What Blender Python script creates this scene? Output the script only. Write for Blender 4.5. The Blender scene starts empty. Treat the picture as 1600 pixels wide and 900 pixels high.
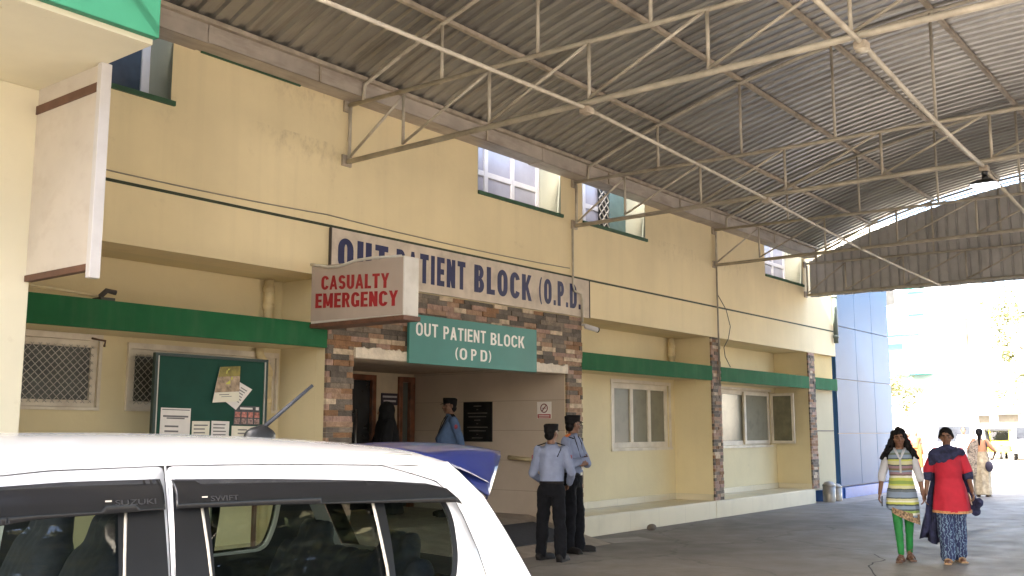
import bpy, bmesh, math, random
from mathutils import Vector, Matrix, noise
from mathutils.geometry import delaunay_2d_cdt
random.seed(7)
R = math.radians
SC = bpy.context.scene
COL = SC.collection

# ------------------------------------------------------------------ camera, sky, sun, exposure
cam_d = bpy.data.cameras.new('camera')
cam = bpy.data.objects.new('camera', cam_d); COL.objects.link(cam)
cam.location = (0, 0, 1.58)
YAW = R(38.176); PITCH = R(8.125)
hd = Vector((math.cos(YAW), math.sin(YAW), 0)); rt = Vector((math.sin(YAW), -math.cos(YAW), 0))
fw = hd*math.cos(PITCH) + Vector((0, 0, math.sin(PITCH)))
cam.rotation_euler = fw.to_track_quat('-Z', 'Y').to_euler()
cam_d.sensor_width = 36; cam_d.lens = 36*1555/1600
cam_d.clip_start = 0.05; cam_d.clip_end = 4000
SC.camera = cam
SUN_AZ = R(4); SUN_EL = R(43)          # light travels towards +X (+Y a little)
w = bpy.data.worlds.new('World'); SC.world = w; w.use_nodes = True
nt = w.node_tree; bg = nt.nodes['Background']
sky = nt.nodes.new('ShaderNodeTexSky'); sky.sky_type = 'NISHITA'; sky.sun_disc = False
sky.sun_elevation = SUN_EL
tosun = Vector((-math.cos(SUN_AZ), -math.sin(SUN_AZ), 0))
sky.sun_rotation = math.atan2(tosun.x, tosun.y)
sky.dust_density = 6
nt.links.new(sky.outputs[0], bg.inputs[0]); bg.inputs[1].default_value = 0.15
sl = bpy.data.lights.new('sun', 'SUN'); sl.energy = 4.2; sl.angle = R(0.5); sl.color = (1, .95, .87)
so = bpy.data.objects.new('sun', sl); COL.objects.link(so)
trav = Vector((math.cos(SUN_AZ)*math.cos(SUN_EL), math.sin(SUN_AZ)*math.cos(SUN_EL), -math.sin(SUN_EL)))
so.rotation_euler = trav.to_track_quat('-Z', 'Y').to_euler()
so.location = (-10, -6, 20)
SC.view_settings.view_transform = 'Standard'; SC.view_settings.look = 'None'
SC.view_settings.exposure = 3.35; SC.view_settings.gamma = 1
SC.view_settings.use_curve_mapping = False
SC.cycles.max_bounces = 8; SC.cycles.diffuse_bounces = 5; SC.cycles.glossy_bounces = 4
SC.cycles.transparent_max_bounces = 12; SC.cycles.transmission_bounces = 6
SC.cycles.caustics_reflective = False; SC.cycles.caustics_refractive = False

# ------------------------------------------------------------------ materials
def new_mat(name):
    m = bpy.data.materials.new(name); m.use_nodes = True
    t = m.node_tree; b = t.nodes['Principled BSDF']
    return m, t, b
def N(t, kind, **kw):
    n = t.nodes.new(kind)
    for k, v in kw.items(): setattr(n, k, v)
    return n
def mixrgb(t, a, b, fac, mode='MIX'):
    n = N(t, 'ShaderNodeMix', data_type='RGBA', blend_type=mode)
    for sock, v in ((n.inputs[6], a), (n.inputs[7], b), (n.inputs[0], fac)):
        if hasattr(v, 'is_output'): t.links.new(v, sock)
        elif isinstance(v, (tuple, list)): sock.default_value = (*v[:3], 1)
        else: sock.default_value = v
    return n.outputs[2]
def coords(t, scale=(1, 1, 1), kind='Object', rot=(0, 0, 0)):
    c = N(t, 'ShaderNodeTexCoord'); mp = N(t, 'ShaderNodeMapping')
    mp.inputs['Scale'].default_value = scale; mp.inputs['Rotation'].default_value = rot
    t.links.new(c.outputs[kind], mp.inputs[0]); return mp.outputs[0]
def noise_t(t, vec, scale, detail=4, rough=.55, lo=.35, hi=.65):
    n = N(t, 'ShaderNodeTexNoise'); n.inputs['Scale'].default_value = scale
    n.inputs['Detail'].default_value = detail; n.inputs['Roughness'].default_value = rough
    t.links.new(vec, n.inputs['Vector'])
    r = N(t, 'ShaderNodeMapRange'); r.inputs[1].default_value = lo; r.inputs[2].default_value = hi
    t.links.new(n.outputs[0], r.inputs[0]); return r.outputs[0]
def mult(t, a, v):
    n = N(t, 'ShaderNodeMath', operation='MULTIPLY'); t.links.new(a, n.inputs[0])
    if hasattr(v, 'is_output'): t.links.new(v, n.inputs[1])
    else: n.inputs[1].default_value = v
    return n.outputs[0]
def bump(t, b, h, strength=.2, dist=.01):
    n = N(t, 'ShaderNodeBump'); n.inputs['Strength'].default_value = strength; n.inputs['Distance'].default_value = dist
    t.links.new(h, n.inputs['Height']); t.links.new(n.outputs[0], b.inputs['Normal'])
def mat(name, col, rough=.6, metal=0, var=.12, scale=6, dirt=None, dirt_amt=0, dirt_scale=(1, 1, 1), dirt_s=1.2,
        bmp=0, bscale=60, coat=0, emit=None, spec=None, coordk='Object'):
    m, t, b = new_mat(name)
    v = coords(t, kind=coordk)
    dark = tuple(c*(1-var) for c in col); lite = tuple(min(1, c*(1+var)) for c in col)
    c = mixrgb(t, dark, lite, noise_t(t, v, scale))
    if dirt:
        dv = coords(t, dirt_scale, kind=coordk)
        c = mixrgb(t, c, dirt, mult(t, noise_t(t, dv, dirt_s, 6, .62, .5, .78), dirt_amt))
    t.links.new(c, b.inputs['Base Color'])
    b.inputs['Roughness'].default_value = rough; b.inputs['Metallic'].default_value = metal
    if coat: b.inputs['Coat Weight'].default_value = coat; b.inputs['Coat Roughness'].default_value = .04
    if spec is not None: b.inputs['Specular IOR Level'].default_value = spec
    if bmp: bump(t, b, noise_t(t, v, bscale, 5, .6, .2, .8), bmp)
    if emit: b.inputs['Emission Color'].default_value = (*col, 1); b.inputs['Emission Strength'].default_value = emit
    return m
def wall_mat(name, col, streak=.35, rough=.8, stain=False):
    m, t, b = new_mat(name)
    v = coords(t)
    c = mixrgb(t, tuple(x*.93 for x in col), tuple(min(1, x*1.05) for x in col), noise_t(t, v, .7, 5))
    c = mixrgb(t, c, tuple(x*.86 for x in col), mult(t, noise_t(t, coords(t, (5, 5, .25)), 1.0, 6, .65, .5, .8), streak))
    c = mixrgb(t, c, (.30, .20, .11), mult(t, noise_t(t, v, 2.3, 9, .75, .60, .80), .33))
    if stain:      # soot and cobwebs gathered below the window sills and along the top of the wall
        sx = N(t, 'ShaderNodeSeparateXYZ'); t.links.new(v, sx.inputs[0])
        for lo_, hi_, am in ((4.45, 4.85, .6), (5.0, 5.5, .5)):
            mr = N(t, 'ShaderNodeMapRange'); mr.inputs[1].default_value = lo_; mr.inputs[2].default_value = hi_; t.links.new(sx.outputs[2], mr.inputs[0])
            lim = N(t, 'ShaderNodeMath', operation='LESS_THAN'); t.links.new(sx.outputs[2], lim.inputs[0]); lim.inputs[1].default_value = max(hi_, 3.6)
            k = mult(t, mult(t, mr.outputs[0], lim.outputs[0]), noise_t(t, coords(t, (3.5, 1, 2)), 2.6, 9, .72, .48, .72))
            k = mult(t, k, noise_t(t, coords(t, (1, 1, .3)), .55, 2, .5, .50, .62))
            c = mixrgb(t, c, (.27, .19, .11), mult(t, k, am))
    t.links.new(c, b.inputs['Base Color']); b.inputs['Roughness'].default_value = rough
    bump(t, b, noise_t(t, v, 9, 8, .6, .2, .8), .12, .02)
    return m
M = {}
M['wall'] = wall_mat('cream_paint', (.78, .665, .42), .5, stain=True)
M['wall_low'] = wall_mat('pale_yellow_paint', (.71, .62, .395), .25)
M['wall_end'] = wall_mat('beige_panel_paint', (.46, .41, .27), .1)
M['porch'] = wall_mat('ivory_paint', (.85, .80, .62), .12)
M['porch_in'] = wall_mat('yellow_soffit_paint', (.82, .70, .38), .12)
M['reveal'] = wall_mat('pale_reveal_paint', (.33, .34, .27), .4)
M['green'] = mat('green_paint', (.018, .115, .045), .85, spec=.2, var=.1, scale=3, dirt=(.2, .26, .17), dirt_amt=.14, dirt_scale=(4, 4, .5), bmp=.06, bscale=20)
M['green_b'] = mat('bright_green_paint', (.04, .24, .14), .6, var=.06, scale=3, bmp=.05)
M['green_d'] = mat('dark_green_paint', (.022, .075, .035), .6, var=.2, scale=8)
M['white'] = mat('white_frame_paint', (.68, .62, .52), .45, var=.08, scale=4, dirt=(.35, .25, .17), dirt_amt=.5, dirt_s=3)
M['white_c'] = mat('clean_white', (.62, .61, .62), .5, var=.05)
M['pink_w'] = mat('pinkish_board_paint', (.64, .595, .54), .6, var=.05, scale=2, dirt=(.35, .28, .22), dirt_amt=.25, dirt_scale=(1, 4, 6))
M['brown'] = mat('brown_steel', (.12, .055, .035), .55, var=.2, scale=8)
M['frost'] = mat('frosted_glass', (.215, .205, .155), .22, var=.14, scale=5, dirt=(.12, .12, .09), dirt_amt=.6, dirt_s=5)
M['frost_w'] = mat('pale_glass', (.36, .36, .42), .25, var=.08, scale=3)
M['darkglass'] = mat('dark_glass', (.02, .022, .025), .12, var=.3, scale=3)
M['mesh'] = mat('mesh_steel', (.46, .43, .38), .5, .3)
M['darkfrost'] = mat('dim_window_glass', (.085,.085,.075), .3, var=.3, scale=4)
M['darkblue'] = mat('dark_blue_glass', (.05,.07,.10), .15, var=.3, scale=2)
M['tile'] = None
def tile_mat(name, c1, c2, grout, bw, bh, rot=(0, 0, 0), rough=.3, off=0.5):
    m, t, b = new_mat(name)
    v = coords(t, rot=rot)
    br = N(t, 'ShaderNodeTexBrick'); br.offset = off
    t.links.new(v, br.inputs[0])
    br.inputs['Color1'].default_value = (*c1, 1); br.inputs['Color2'].default_value = (*c2, 1); br.inputs['Mortar'].default_value = (*grout, 1)
    br.inputs['Scale'].default_value = 1; br.inputs['Mortar Size'].default_value = .004
    br.inputs['Brick Width'].default_value = bw; br.inputs['Row Height'].default_value = bh
    c = mixrgb(t, br.outputs[0], tuple(x*.7 for x in c1), mult(t, noise_t(t, coords(t), 1.7, 6, .6, .45, .8), .5))
    t.links.new(c, b.inputs['Base Color']); b.inputs['Roughness'].default_value = rough
    return m
M['tile'] = tile_mat('beige_wall_tile', (.50, .42, .34), (.47, .40, .32), (.30, .25, .2), .45, .15, rot=(R(90), 0, R(90)))
M['step'] = tile_mat('cream_step_tile', (.66, .60, .45), (.64, .58, .43), (.50, .45, .34), .9, .6, rot=(R(90), 0, 0), rough=.25, off=0)
M['steptop'] = mat('cream_step_top', (.60, .53, .38), .3, var=.12, scale=2, dirt=(.3, .25, .18), dirt_amt=.5)
M['wood'] = mat('polished_wood', (.16, .055, .022), .3, var=.35, scale=7)
M['black'] = mat('black_stone', (.012, .012, .012), .25)
M['blackp'] = mat('black_plastic', (.010, .011, .013), .4, var=.2)
M['steel'] = mat('painted_steel', (.50, .455, .375), .55, .1, var=.14, scale=5, dirt=(.17, .105, .06), dirt_amt=.55, dirt_s=3.5)
M['steel_d'] = mat('rusty_purlin_paint', (.43, .37, .295), .6, .1, var=.18, scale=5, dirt=(.15, .09, .05), dirt_amt=.6, dirt_s=3)
M['gutter'] = mat('grey_gutter_sheet', (.44, .39, .34), .6, .1, var=.12, scale=3, dirt=(.15, .10, .07), dirt_amt=.6, dirt_scale=(.6, 3, 3), dirt_s=2)
M['fix'] = mat('grey_fitting', (.5, .47, .42), .5)
M['pipe'] = mat('cream_pipe_paint', (.66, .56, .34), .6, var=.1, dirt=(.2, .14, .08), dirt_amt=.4, dirt_s=4)
M['pipe_d'] = mat('grey_green_pipe', (.12, .15, .13), .5)
M['cable'] = mat('dark_cable', (.06, .05, .045), .6)
M['cable_g'] = mat('grey_cable', (.28, .25, .2), .6)
M['teal'] = mat('teal_sign_paint', (.045, .215, .19), .55, var=.06, scale=2)
M['signwhite'] = mat('sign_letter_white', (.82, .82, .78), .5, var=.03)
M['lbface'] = mat('dusty_acrylic', (.43, .36, .315), .5, var=.06, scale=2, dirt=(.30, .24, .20), dirt_amt=.35, dirt_scale=(3, 3, .5))
M['lbside'] = mat('pale_sheet_metal', (.62, .60, .56), .4, .1, var=.06, scale=3, dirt=(.3, .27, .22), dirt_amt=.4, dirt_s=4)
M['red'] = mat('red_letter', (.34, .018, .028), .45, var=.05)
M['navy'] = mat('navy_letter', (.010, .014, .075), .6, var=.15, scale=10)
M['signgrey'] = mat('weathered_sign_board', (.60, .52, .43), .7, var=.1, scale=3, dirt=(.28, .22, .17), dirt_amt=.6, dirt_s=4)
M['patch'] = mat('rough_white_plaster', (.74, .66, .55), .9, var=.1, scale=12, bmp=.5, bscale=40)
M['nboard'] = mat('green_baize', (.007, .055, .037), .9, var=.1, scale=4)
M['paper'] = mat('white_paper', (.74, .70, .66), .8, var=.05)
M['paper2'] = mat('cream_paper', (.74, .70, .58), .8, var=.05)
M['ink'] = mat('grey_ink', (.16, .15, .15), .8)
M['rubber'] = mat('rubber_mat', (.022, .022, .026), .8, var=.2, scale=20)
M['tank'] = mat('dull_steel_bin', (.30, .28, .25), .45, .5, var=.15)
# car
def car_paint(name, col, rough=.25):
    m, t, b = new_mat(name)
    v = coords(t)
    c = mixrgb(t, tuple(x*.97 for x in col), col, noise_t(t, v, 3))
    c = mixrgb(t, c, (.45, .42, .38), mult(t, noise_t(t, v, 5, 9, .7, .58, .85), .12))
    t.links.new(c, b.inputs['Base Color']); b.inputs['Roughness'].default_value = rough
    b.inputs['Coat Weight'].default_value = .6; b.inputs['Coat Roughness'].default_value = .06
    return m
M['carw'] = car_paint('white_car_paint', (.56, .575, .60))
M['carblue'] = car_paint('metallic_blue_paint', (.010, .020, .12), .3)
M['carblue'].node_tree.nodes['Principled BSDF'].inputs['Metallic'].default_value = .35
M['trim'] = mat('satin_black_trim', (.006, .0065, .008), .35, var=.15)
M['visor'] = mat('smoked_visor', (.008, .009, .011), .22, var=.1)
M['interior'] = mat('dark_grey_trim_cloth', (.025, .026, .032), .8, var=.2)
M['seatcloth'] = mat('navy_seat_cloth', (.02, .024, .04), .85, var=.2, scale=30)
M['liner'] = mat('grey_headliner', (.30, .29, .27), .9)
M['tyre'] = mat('tyre_rubber', (.02, .02, .02), .85)
M['rim'] = mat('alloy_rim', (.45, .45, .46), .3, .8)
M['tail'] = mat('red_lamp_lens', (.35, .01, .01), .15, coat=.5)
M['clear'] = mat('clear_lamp_lens', (.6, .6, .62), .1, coat=.5)
M['vtext'] = mat('grey_visor_print', (.028, .028, .03), .4)
def glass_mat(name, tint, ior=1.5):
    m = bpy.data.materials.new(name); m.use_nodes = True; t = m.node_tree; t.nodes.clear()
    o = N(t, 'ShaderNodeOutputMaterial'); mx = N(t, 'ShaderNodeMixShader'); f = N(t, 'ShaderNodeFresnel')
    f.inputs[0].default_value = ior
    tr = N(t, 'ShaderNodeBsdfTransparent'); tr.inputs[0].default_value = (*tint, 1)
    g = N(t, 'ShaderNodeBsdfGlossy'); g.inputs['Roughness'].default_value = .015; g.inputs[0].default_value = (.95, .97, 1, 1)
    t.links.new(f.outputs[0], mx.inputs[0]); t.links.new(tr.outputs[0], mx.inputs[1]); t.links.new(g.outputs[0], mx.inputs[2])
    t.links.new(mx.outputs[0], o.inputs[0]); return m
M['carglass'] = glass_mat('tinted_car_glass', (.70, .77, .72), 1.5)

# ------------------------------------------------------------------ object helpers
def link(name, me, parent=None):
    o = bpy.data.objects.new(name, me); COL.objects.link(o)
    if parent: o.parent = parent
    return o
def root_of(o):
    while o.parent: o = o.parent
    return o
def tag(o, label=None, cat=None, group=None, kind=None):
    if label: o['label'] = label
    if cat: o['category'] = cat
    if group: o['group'] = group
    if kind: o['kind'] = kind
    return o
def thing(name, label, cat, loc=(0, 0, 0), rz=0, group=None):
    o = bpy.data.objects.new(name, None); COL.objects.link(o); o.empty_display_size = .2
    o.location = loc; o.rotation_euler = (0, 0, rz)
    return tag(o, label, cat, group)
class MB:
    def __init__(s): s.v = []; s.f = []; s.mi = []; s.sm = []
    def add(s, vs, fs, mi=0, sm=False):
        n = len(s.v); s.v += [tuple(v) for v in vs]
        for f in fs: s.f.append(tuple(i+n for i in f)); s.mi.append(mi); s.sm.append(sm)
        return s
    def box(s, x0, x1, y0, y1, z0, z1, mi=0):
        if x1 < x0: x0, x1 = x1, x0
        if y1 < y0: y0, y1 = y1, y0
        if z1 < z0: z0, z1 = z1, z0
        return s.add([(x0,y0,z0),(x1,y0,z0),(x1,y1,z0),(x0,y1,z0),(x0,y0,z1),(x1,y0,z1),(x1,y1,z1),(x0,y1,z1)],
              [(0,3,2,1),(4,5,6,7),(0,1,5,4),(1,2,6,5),(2,3,7,6),(3,0,4,7)], mi)
    def obox(s, c, ux, uy, uz, mi=0):          # oriented box from centre and half-vectors
        c, ux, uy, uz = map(Vector, (c, ux, uy, uz))
        vs = [c+a*ux+b*uy+d*uz for d in (-1, 1) for (a, b) in ((-1,-1),(1,-1),(1,1),(-1,1))]
        return s.add(vs, [(0,3,2,1),(4,5,6,7),(0,1,5,4),(1,2,6,5),(2,3,7,6),(3,0,4,7)], mi)
    def quad(s, a, b, c, d, mi=0): return s.add([a, b, c, d], [(0, 1, 2, 3)], mi)
    def tube(s, pts, rad, n=8, mi=0, caps=True, flat=1.0):
        pts = [Vector(p) for p in pts]; rr = rad if isinstance(rad, (list, tuple)) else [rad]*len(pts)
        vs = []; ref = None
        for i, p in enumerate(pts):
            d = (pts[min(i+1, len(pts)-1)]-pts[max(i-1, 0)]).normalized()
            if ref is None: ref = Vector((0, 0, 1)) if abs(d.z) < .9 else Vector((1, 0, 0))
            u = d.cross(ref).normalized(); v = u.cross(d).normalized(); ref = v
            for k in range(n):
                a = 2*math.pi*k/n; vs.append(p+u*math.cos(a)*rr[i]+v*math.sin(a)*rr[i]*flat)
        fs = [(i*n+k, i*n+(k+1) % n, (i+1)*n+(k+1) % n, (i+1)*n+k) for i in range(len(pts)-1) for k in range(n)]
        if caps: fs += [tuple(range(n-1, -1, -1)), tuple(range((len(pts)-1)*n, len(pts)*n))]
        return s.add(vs, fs, mi, True)
    def capsule(s, a, b, ra, rb, n=12, mi=0):
        a, b = Vector(a), Vector(b); d = b-a; L = d.length
        d = d.normalized() if L > 1e-6 else Vector((0, 0, 1))
        pts, rr = [], []
        for k in (90, 60, 30): pts.append(a-d*ra*math.sin(R(k))); rr.append(max(ra*math.cos(R(k)), ra*.05))
        pts.append(a); rr.append(ra); pts.append(b); rr.append(rb)
        for k in (30, 60, 90): pts.append(b+d*rb*math.sin(R(k))); rr.append(max(rb*math.cos(R(k)), rb*.05))
        return s.tube(pts, rr, n, mi)
    def ell(s, c, rx, ry, rz, n=16, m=10, mi=0, rot=None):
        vs = []; c = Vector(c)
        for i in range(1, m):
            th = math.pi*i/m
            for k in range(n):
                a = 2*math.pi*k/n; p = Vector((rx*math.sin(th)*math.cos(a), ry*math.sin(th)*math.sin(a), -rz*math.cos(th)))
                if rot: p = rot @ p
                vs.append(c+p)
        b0, b1 = Vector((0, 0, -rz)), Vector((0, 0, rz))
        if rot: b0, b1 = rot @ b0, rot @ b1
        vs += [c+b0, c+b1]; B = len(vs)-2; T = len(vs)-1
        fs = [(i*n+k, i*n+(k+1) % n, (i+1)*n+(k+1) % n, (i+1)*n+k) for i in range(m-2) for k in range(n)]
        fs += [(B, (k+1) % n, k) for k in range(n)] + [(T, (m-2)*n+k, (m-2)*n+(k+1) % n) for k in range(n)]
        return s.add(vs, fs, mi, True)
    def loft(s, rings, n=32, mi=0, fold=None, caps=True, p=2.0):
        """rings of (z, cx, cy, rx, ry[, tilt_x, tilt_y]); fold(a, i) -> radius factor"""
        vs = []
        for i, r in enumerate(rings):
            z, cx, cy, rx, ry = r[:5]; tx, ty = (r[5], r[6]) if len(r) > 6 else (0, 0)
            for k in range(n):
                a = 2*math.pi*k/n; ca, sa = math.cos(a), math.sin(a)
                f = fold(a, i) if fold else 1
                ex = math.copysign(abs(ca)**(2/p), ca); ey = math.copysign(abs(sa)**(2/p), sa)
                vs.append((cx+rx*ex*f, cy+ry*ey*f, z+tx*ca+ty*sa))
        m = len(rings)
        fs = [(i*n+k, i*n+(k+1) % n, (i+1)*n+(k+1) % n, (i+1)*n+k) for i in range(m-1) for k in range(n)]
        if caps: fs += [tuple(range(n-1, -1, -1)), tuple(range((m-1)*n, m*n))]
        return s.add(vs, fs, mi, True)
    def lathe(s, prof, c=(0, 0), n=20, mi=0):
        return s.loft([(z, c[0], c[1], max(r, .001), max(r, .001)) for r, z in prof], n, mi)
    def mesh(s, name):
        me = bpy.data.meshes.new(name); me.from_pydata(s.v, [], s.f)
        for p, a, b in zip(me.polygons, s.mi, s.sm): p.material_index = a; p.use_smooth = b
        me.update(); return me
    def build(s, name, mats, parent=None, world=True, bevel=0, flip=False):
        me = s.mesh(name)
        if parent is not None and world:
            r = root_of(parent)
            mw = Matrix.Translation(r.location) @ r.rotation_euler.to_matrix().to_4x4()
            me.transform(mw.inverted())
        for m_ in (mats if isinstance(mats, (list, tuple)) else [mats]): me.materials.append(m_)
        if flip: me.flip_normals()
        o = link(name, me, parent)
        if bevel:
            b = o.modifiers.new('bevel', 'BEVEL'); b.width = bevel; b.segments = 2; b.limit_method = 'ANGLE'; b.angle_limit = R(40)
        return o
def fix_normals(me):
    bm = bmesh.new(); bm.from_mesh(me); bmesh.ops.recalc_face_normals(bm, faces=bm.faces); bm.to_mesh(me); bm.free()
DG = None
def evaluated(o):
    dg = bpy.context.evaluated_depsgraph_get(); dg.update()
    return bpy.data.meshes.new_from_object(o.evaluated_get(dg))
def remesh(mb, name, mats, voxel=.008, smooth=4, parent=None, disp=None):
    """fuse closed volumes into ONE continuous skin"""
    me = mb.mesh(name); o = link(name, me)
    r = o.modifiers.new('r', 'REMESH'); r.mode = 'VOXEL'; r.voxel_size = voxel; r.use_smooth_shade = True
    if smooth: sm = o.modifiers.new('s', 'SMOOTH'); sm.factor = .5; sm.iterations = smooth
    ev = evaluated(o)
    bpy.data.objects.remove(o); bpy.data.meshes.remove(me)
    ev.name = name; ev.materials.clear()
    for m_ in (mats if isinstance(mats, (list, tuple)) else [mats]): ev.materials.append(m_)
    if disp:
        ns = [v.normal.copy() for v in ev.vertices]
        for v, n_ in zip(ev.vertices, ns): v.co += n_*disp(v.co)
    ev.shade_smooth()
    return link(name, ev, parent)
def text_obj(s, name, center, xdir, ydir, width, height, m, parent=None, ext=.004, bold=.0, aspect=None):
    cu = bpy.data.curves.new(name, 'FONT'); cu.body = s; cu.size = 1; cu.align_x = 'LEFT'
    cu.extrude = .01; cu.offset = bold; cu.resolution_u = 4
    o = bpy.data.objects.new(name, cu); COL.objects.link(o)
    me = evaluated(o); bpy.data.objects.remove(o); bpy.data.curves.remove(cu)
    xs = [v.co.x for v in me.vertices]; ys = [v.co.y for v in me.vertices]
    x0, x1, y0, y1 = min(xs), max(xs), min(ys), max(ys)
    X = Vector(xdir).normalized(); Y = Vector(ydir).normalized(); Z = X.cross(Y)
    c = Vector(center)
    for v in me.vertices:
        a = ((v.co.x-x0)/(x1-x0)-.5)*width; b = ((v.co.y-y0)/(y1-y0)-.5)*height
        v.co = c+X*a+Y*b+Z*(ext if v.co.z > 0 else 0)
    if parent is not None:
        r = root_of(parent); me.transform((Matrix.Translation(r.location) @ r.rotation_euler.to_matrix().to_4x4()).inverted())
    me.materials.clear(); me.materials.append(m)
    me.name = name
    return link(name, me, parent)
def wall_holes(mb, x0, x1, z0, z1, yf, yb, holes, mi=0, mr=None):
    """wall in a Y plane with rectangular openings and their reveals"""
    if mr is None: mr = mi
    xs = sorted({x0, x1, *[h[0] for h in holes], *[h[1] for h in holes]}); zs = sorted({z0, z1, *[h[2] for h in holes], *[h[3] for h in holes]})
    def inh(a, b): return any(h[0] < a < h[1] and h[2] < b < h[3] for h in holes)
    for i in range(len(xs)-1):
        for j in range(len(zs)-1):
            a, b, c, d = xs[i], xs[i+1], zs[j], zs[j+1]
            if inh((a+b)/2, (c+d)/2): continue
            mb.quad((a,yf,c),(b,yf,c),(b,yf,d),(a,yf,d), mi); mb.quad((b,yb,c),(a,yb,c),(a,yb,d),(b,yb,d), mi)
    for (a, b, c, d) in holes:
        mb.quad((a,yf,c),(a,yb,c),(b,yb,c),(b,yf,c), mr); mb.quad((a,yf,d),(b,yf,d),(b,yb,d),(a,yb,d), mr)
        mb.quad((a,yf,c),(a,yf,d),(a,yb,d),(a,yb,c), mr); mb.quad((b,yf,c),(b,yb,c),(b,yb,d),(b,yf,d), mr)
    mb.quad((x0,yf,z0),(x0,yf,z1),(x0,yb,z1),(x0,yb,z0), mi); mb.quad((x1,yf,z0),(x1,yb,z0),(x1,yb,z1),(x1,yf,z1), mi)
    mb.quad((x0,yf,z1),(x1,yf,z1),(x1,yb,z1),(x0,yb,z1), mi); mb.quad((x0,yf,z0),(x0,yb,z0),(x1,yb,z0),(x1,yf,z0), mi)

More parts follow.
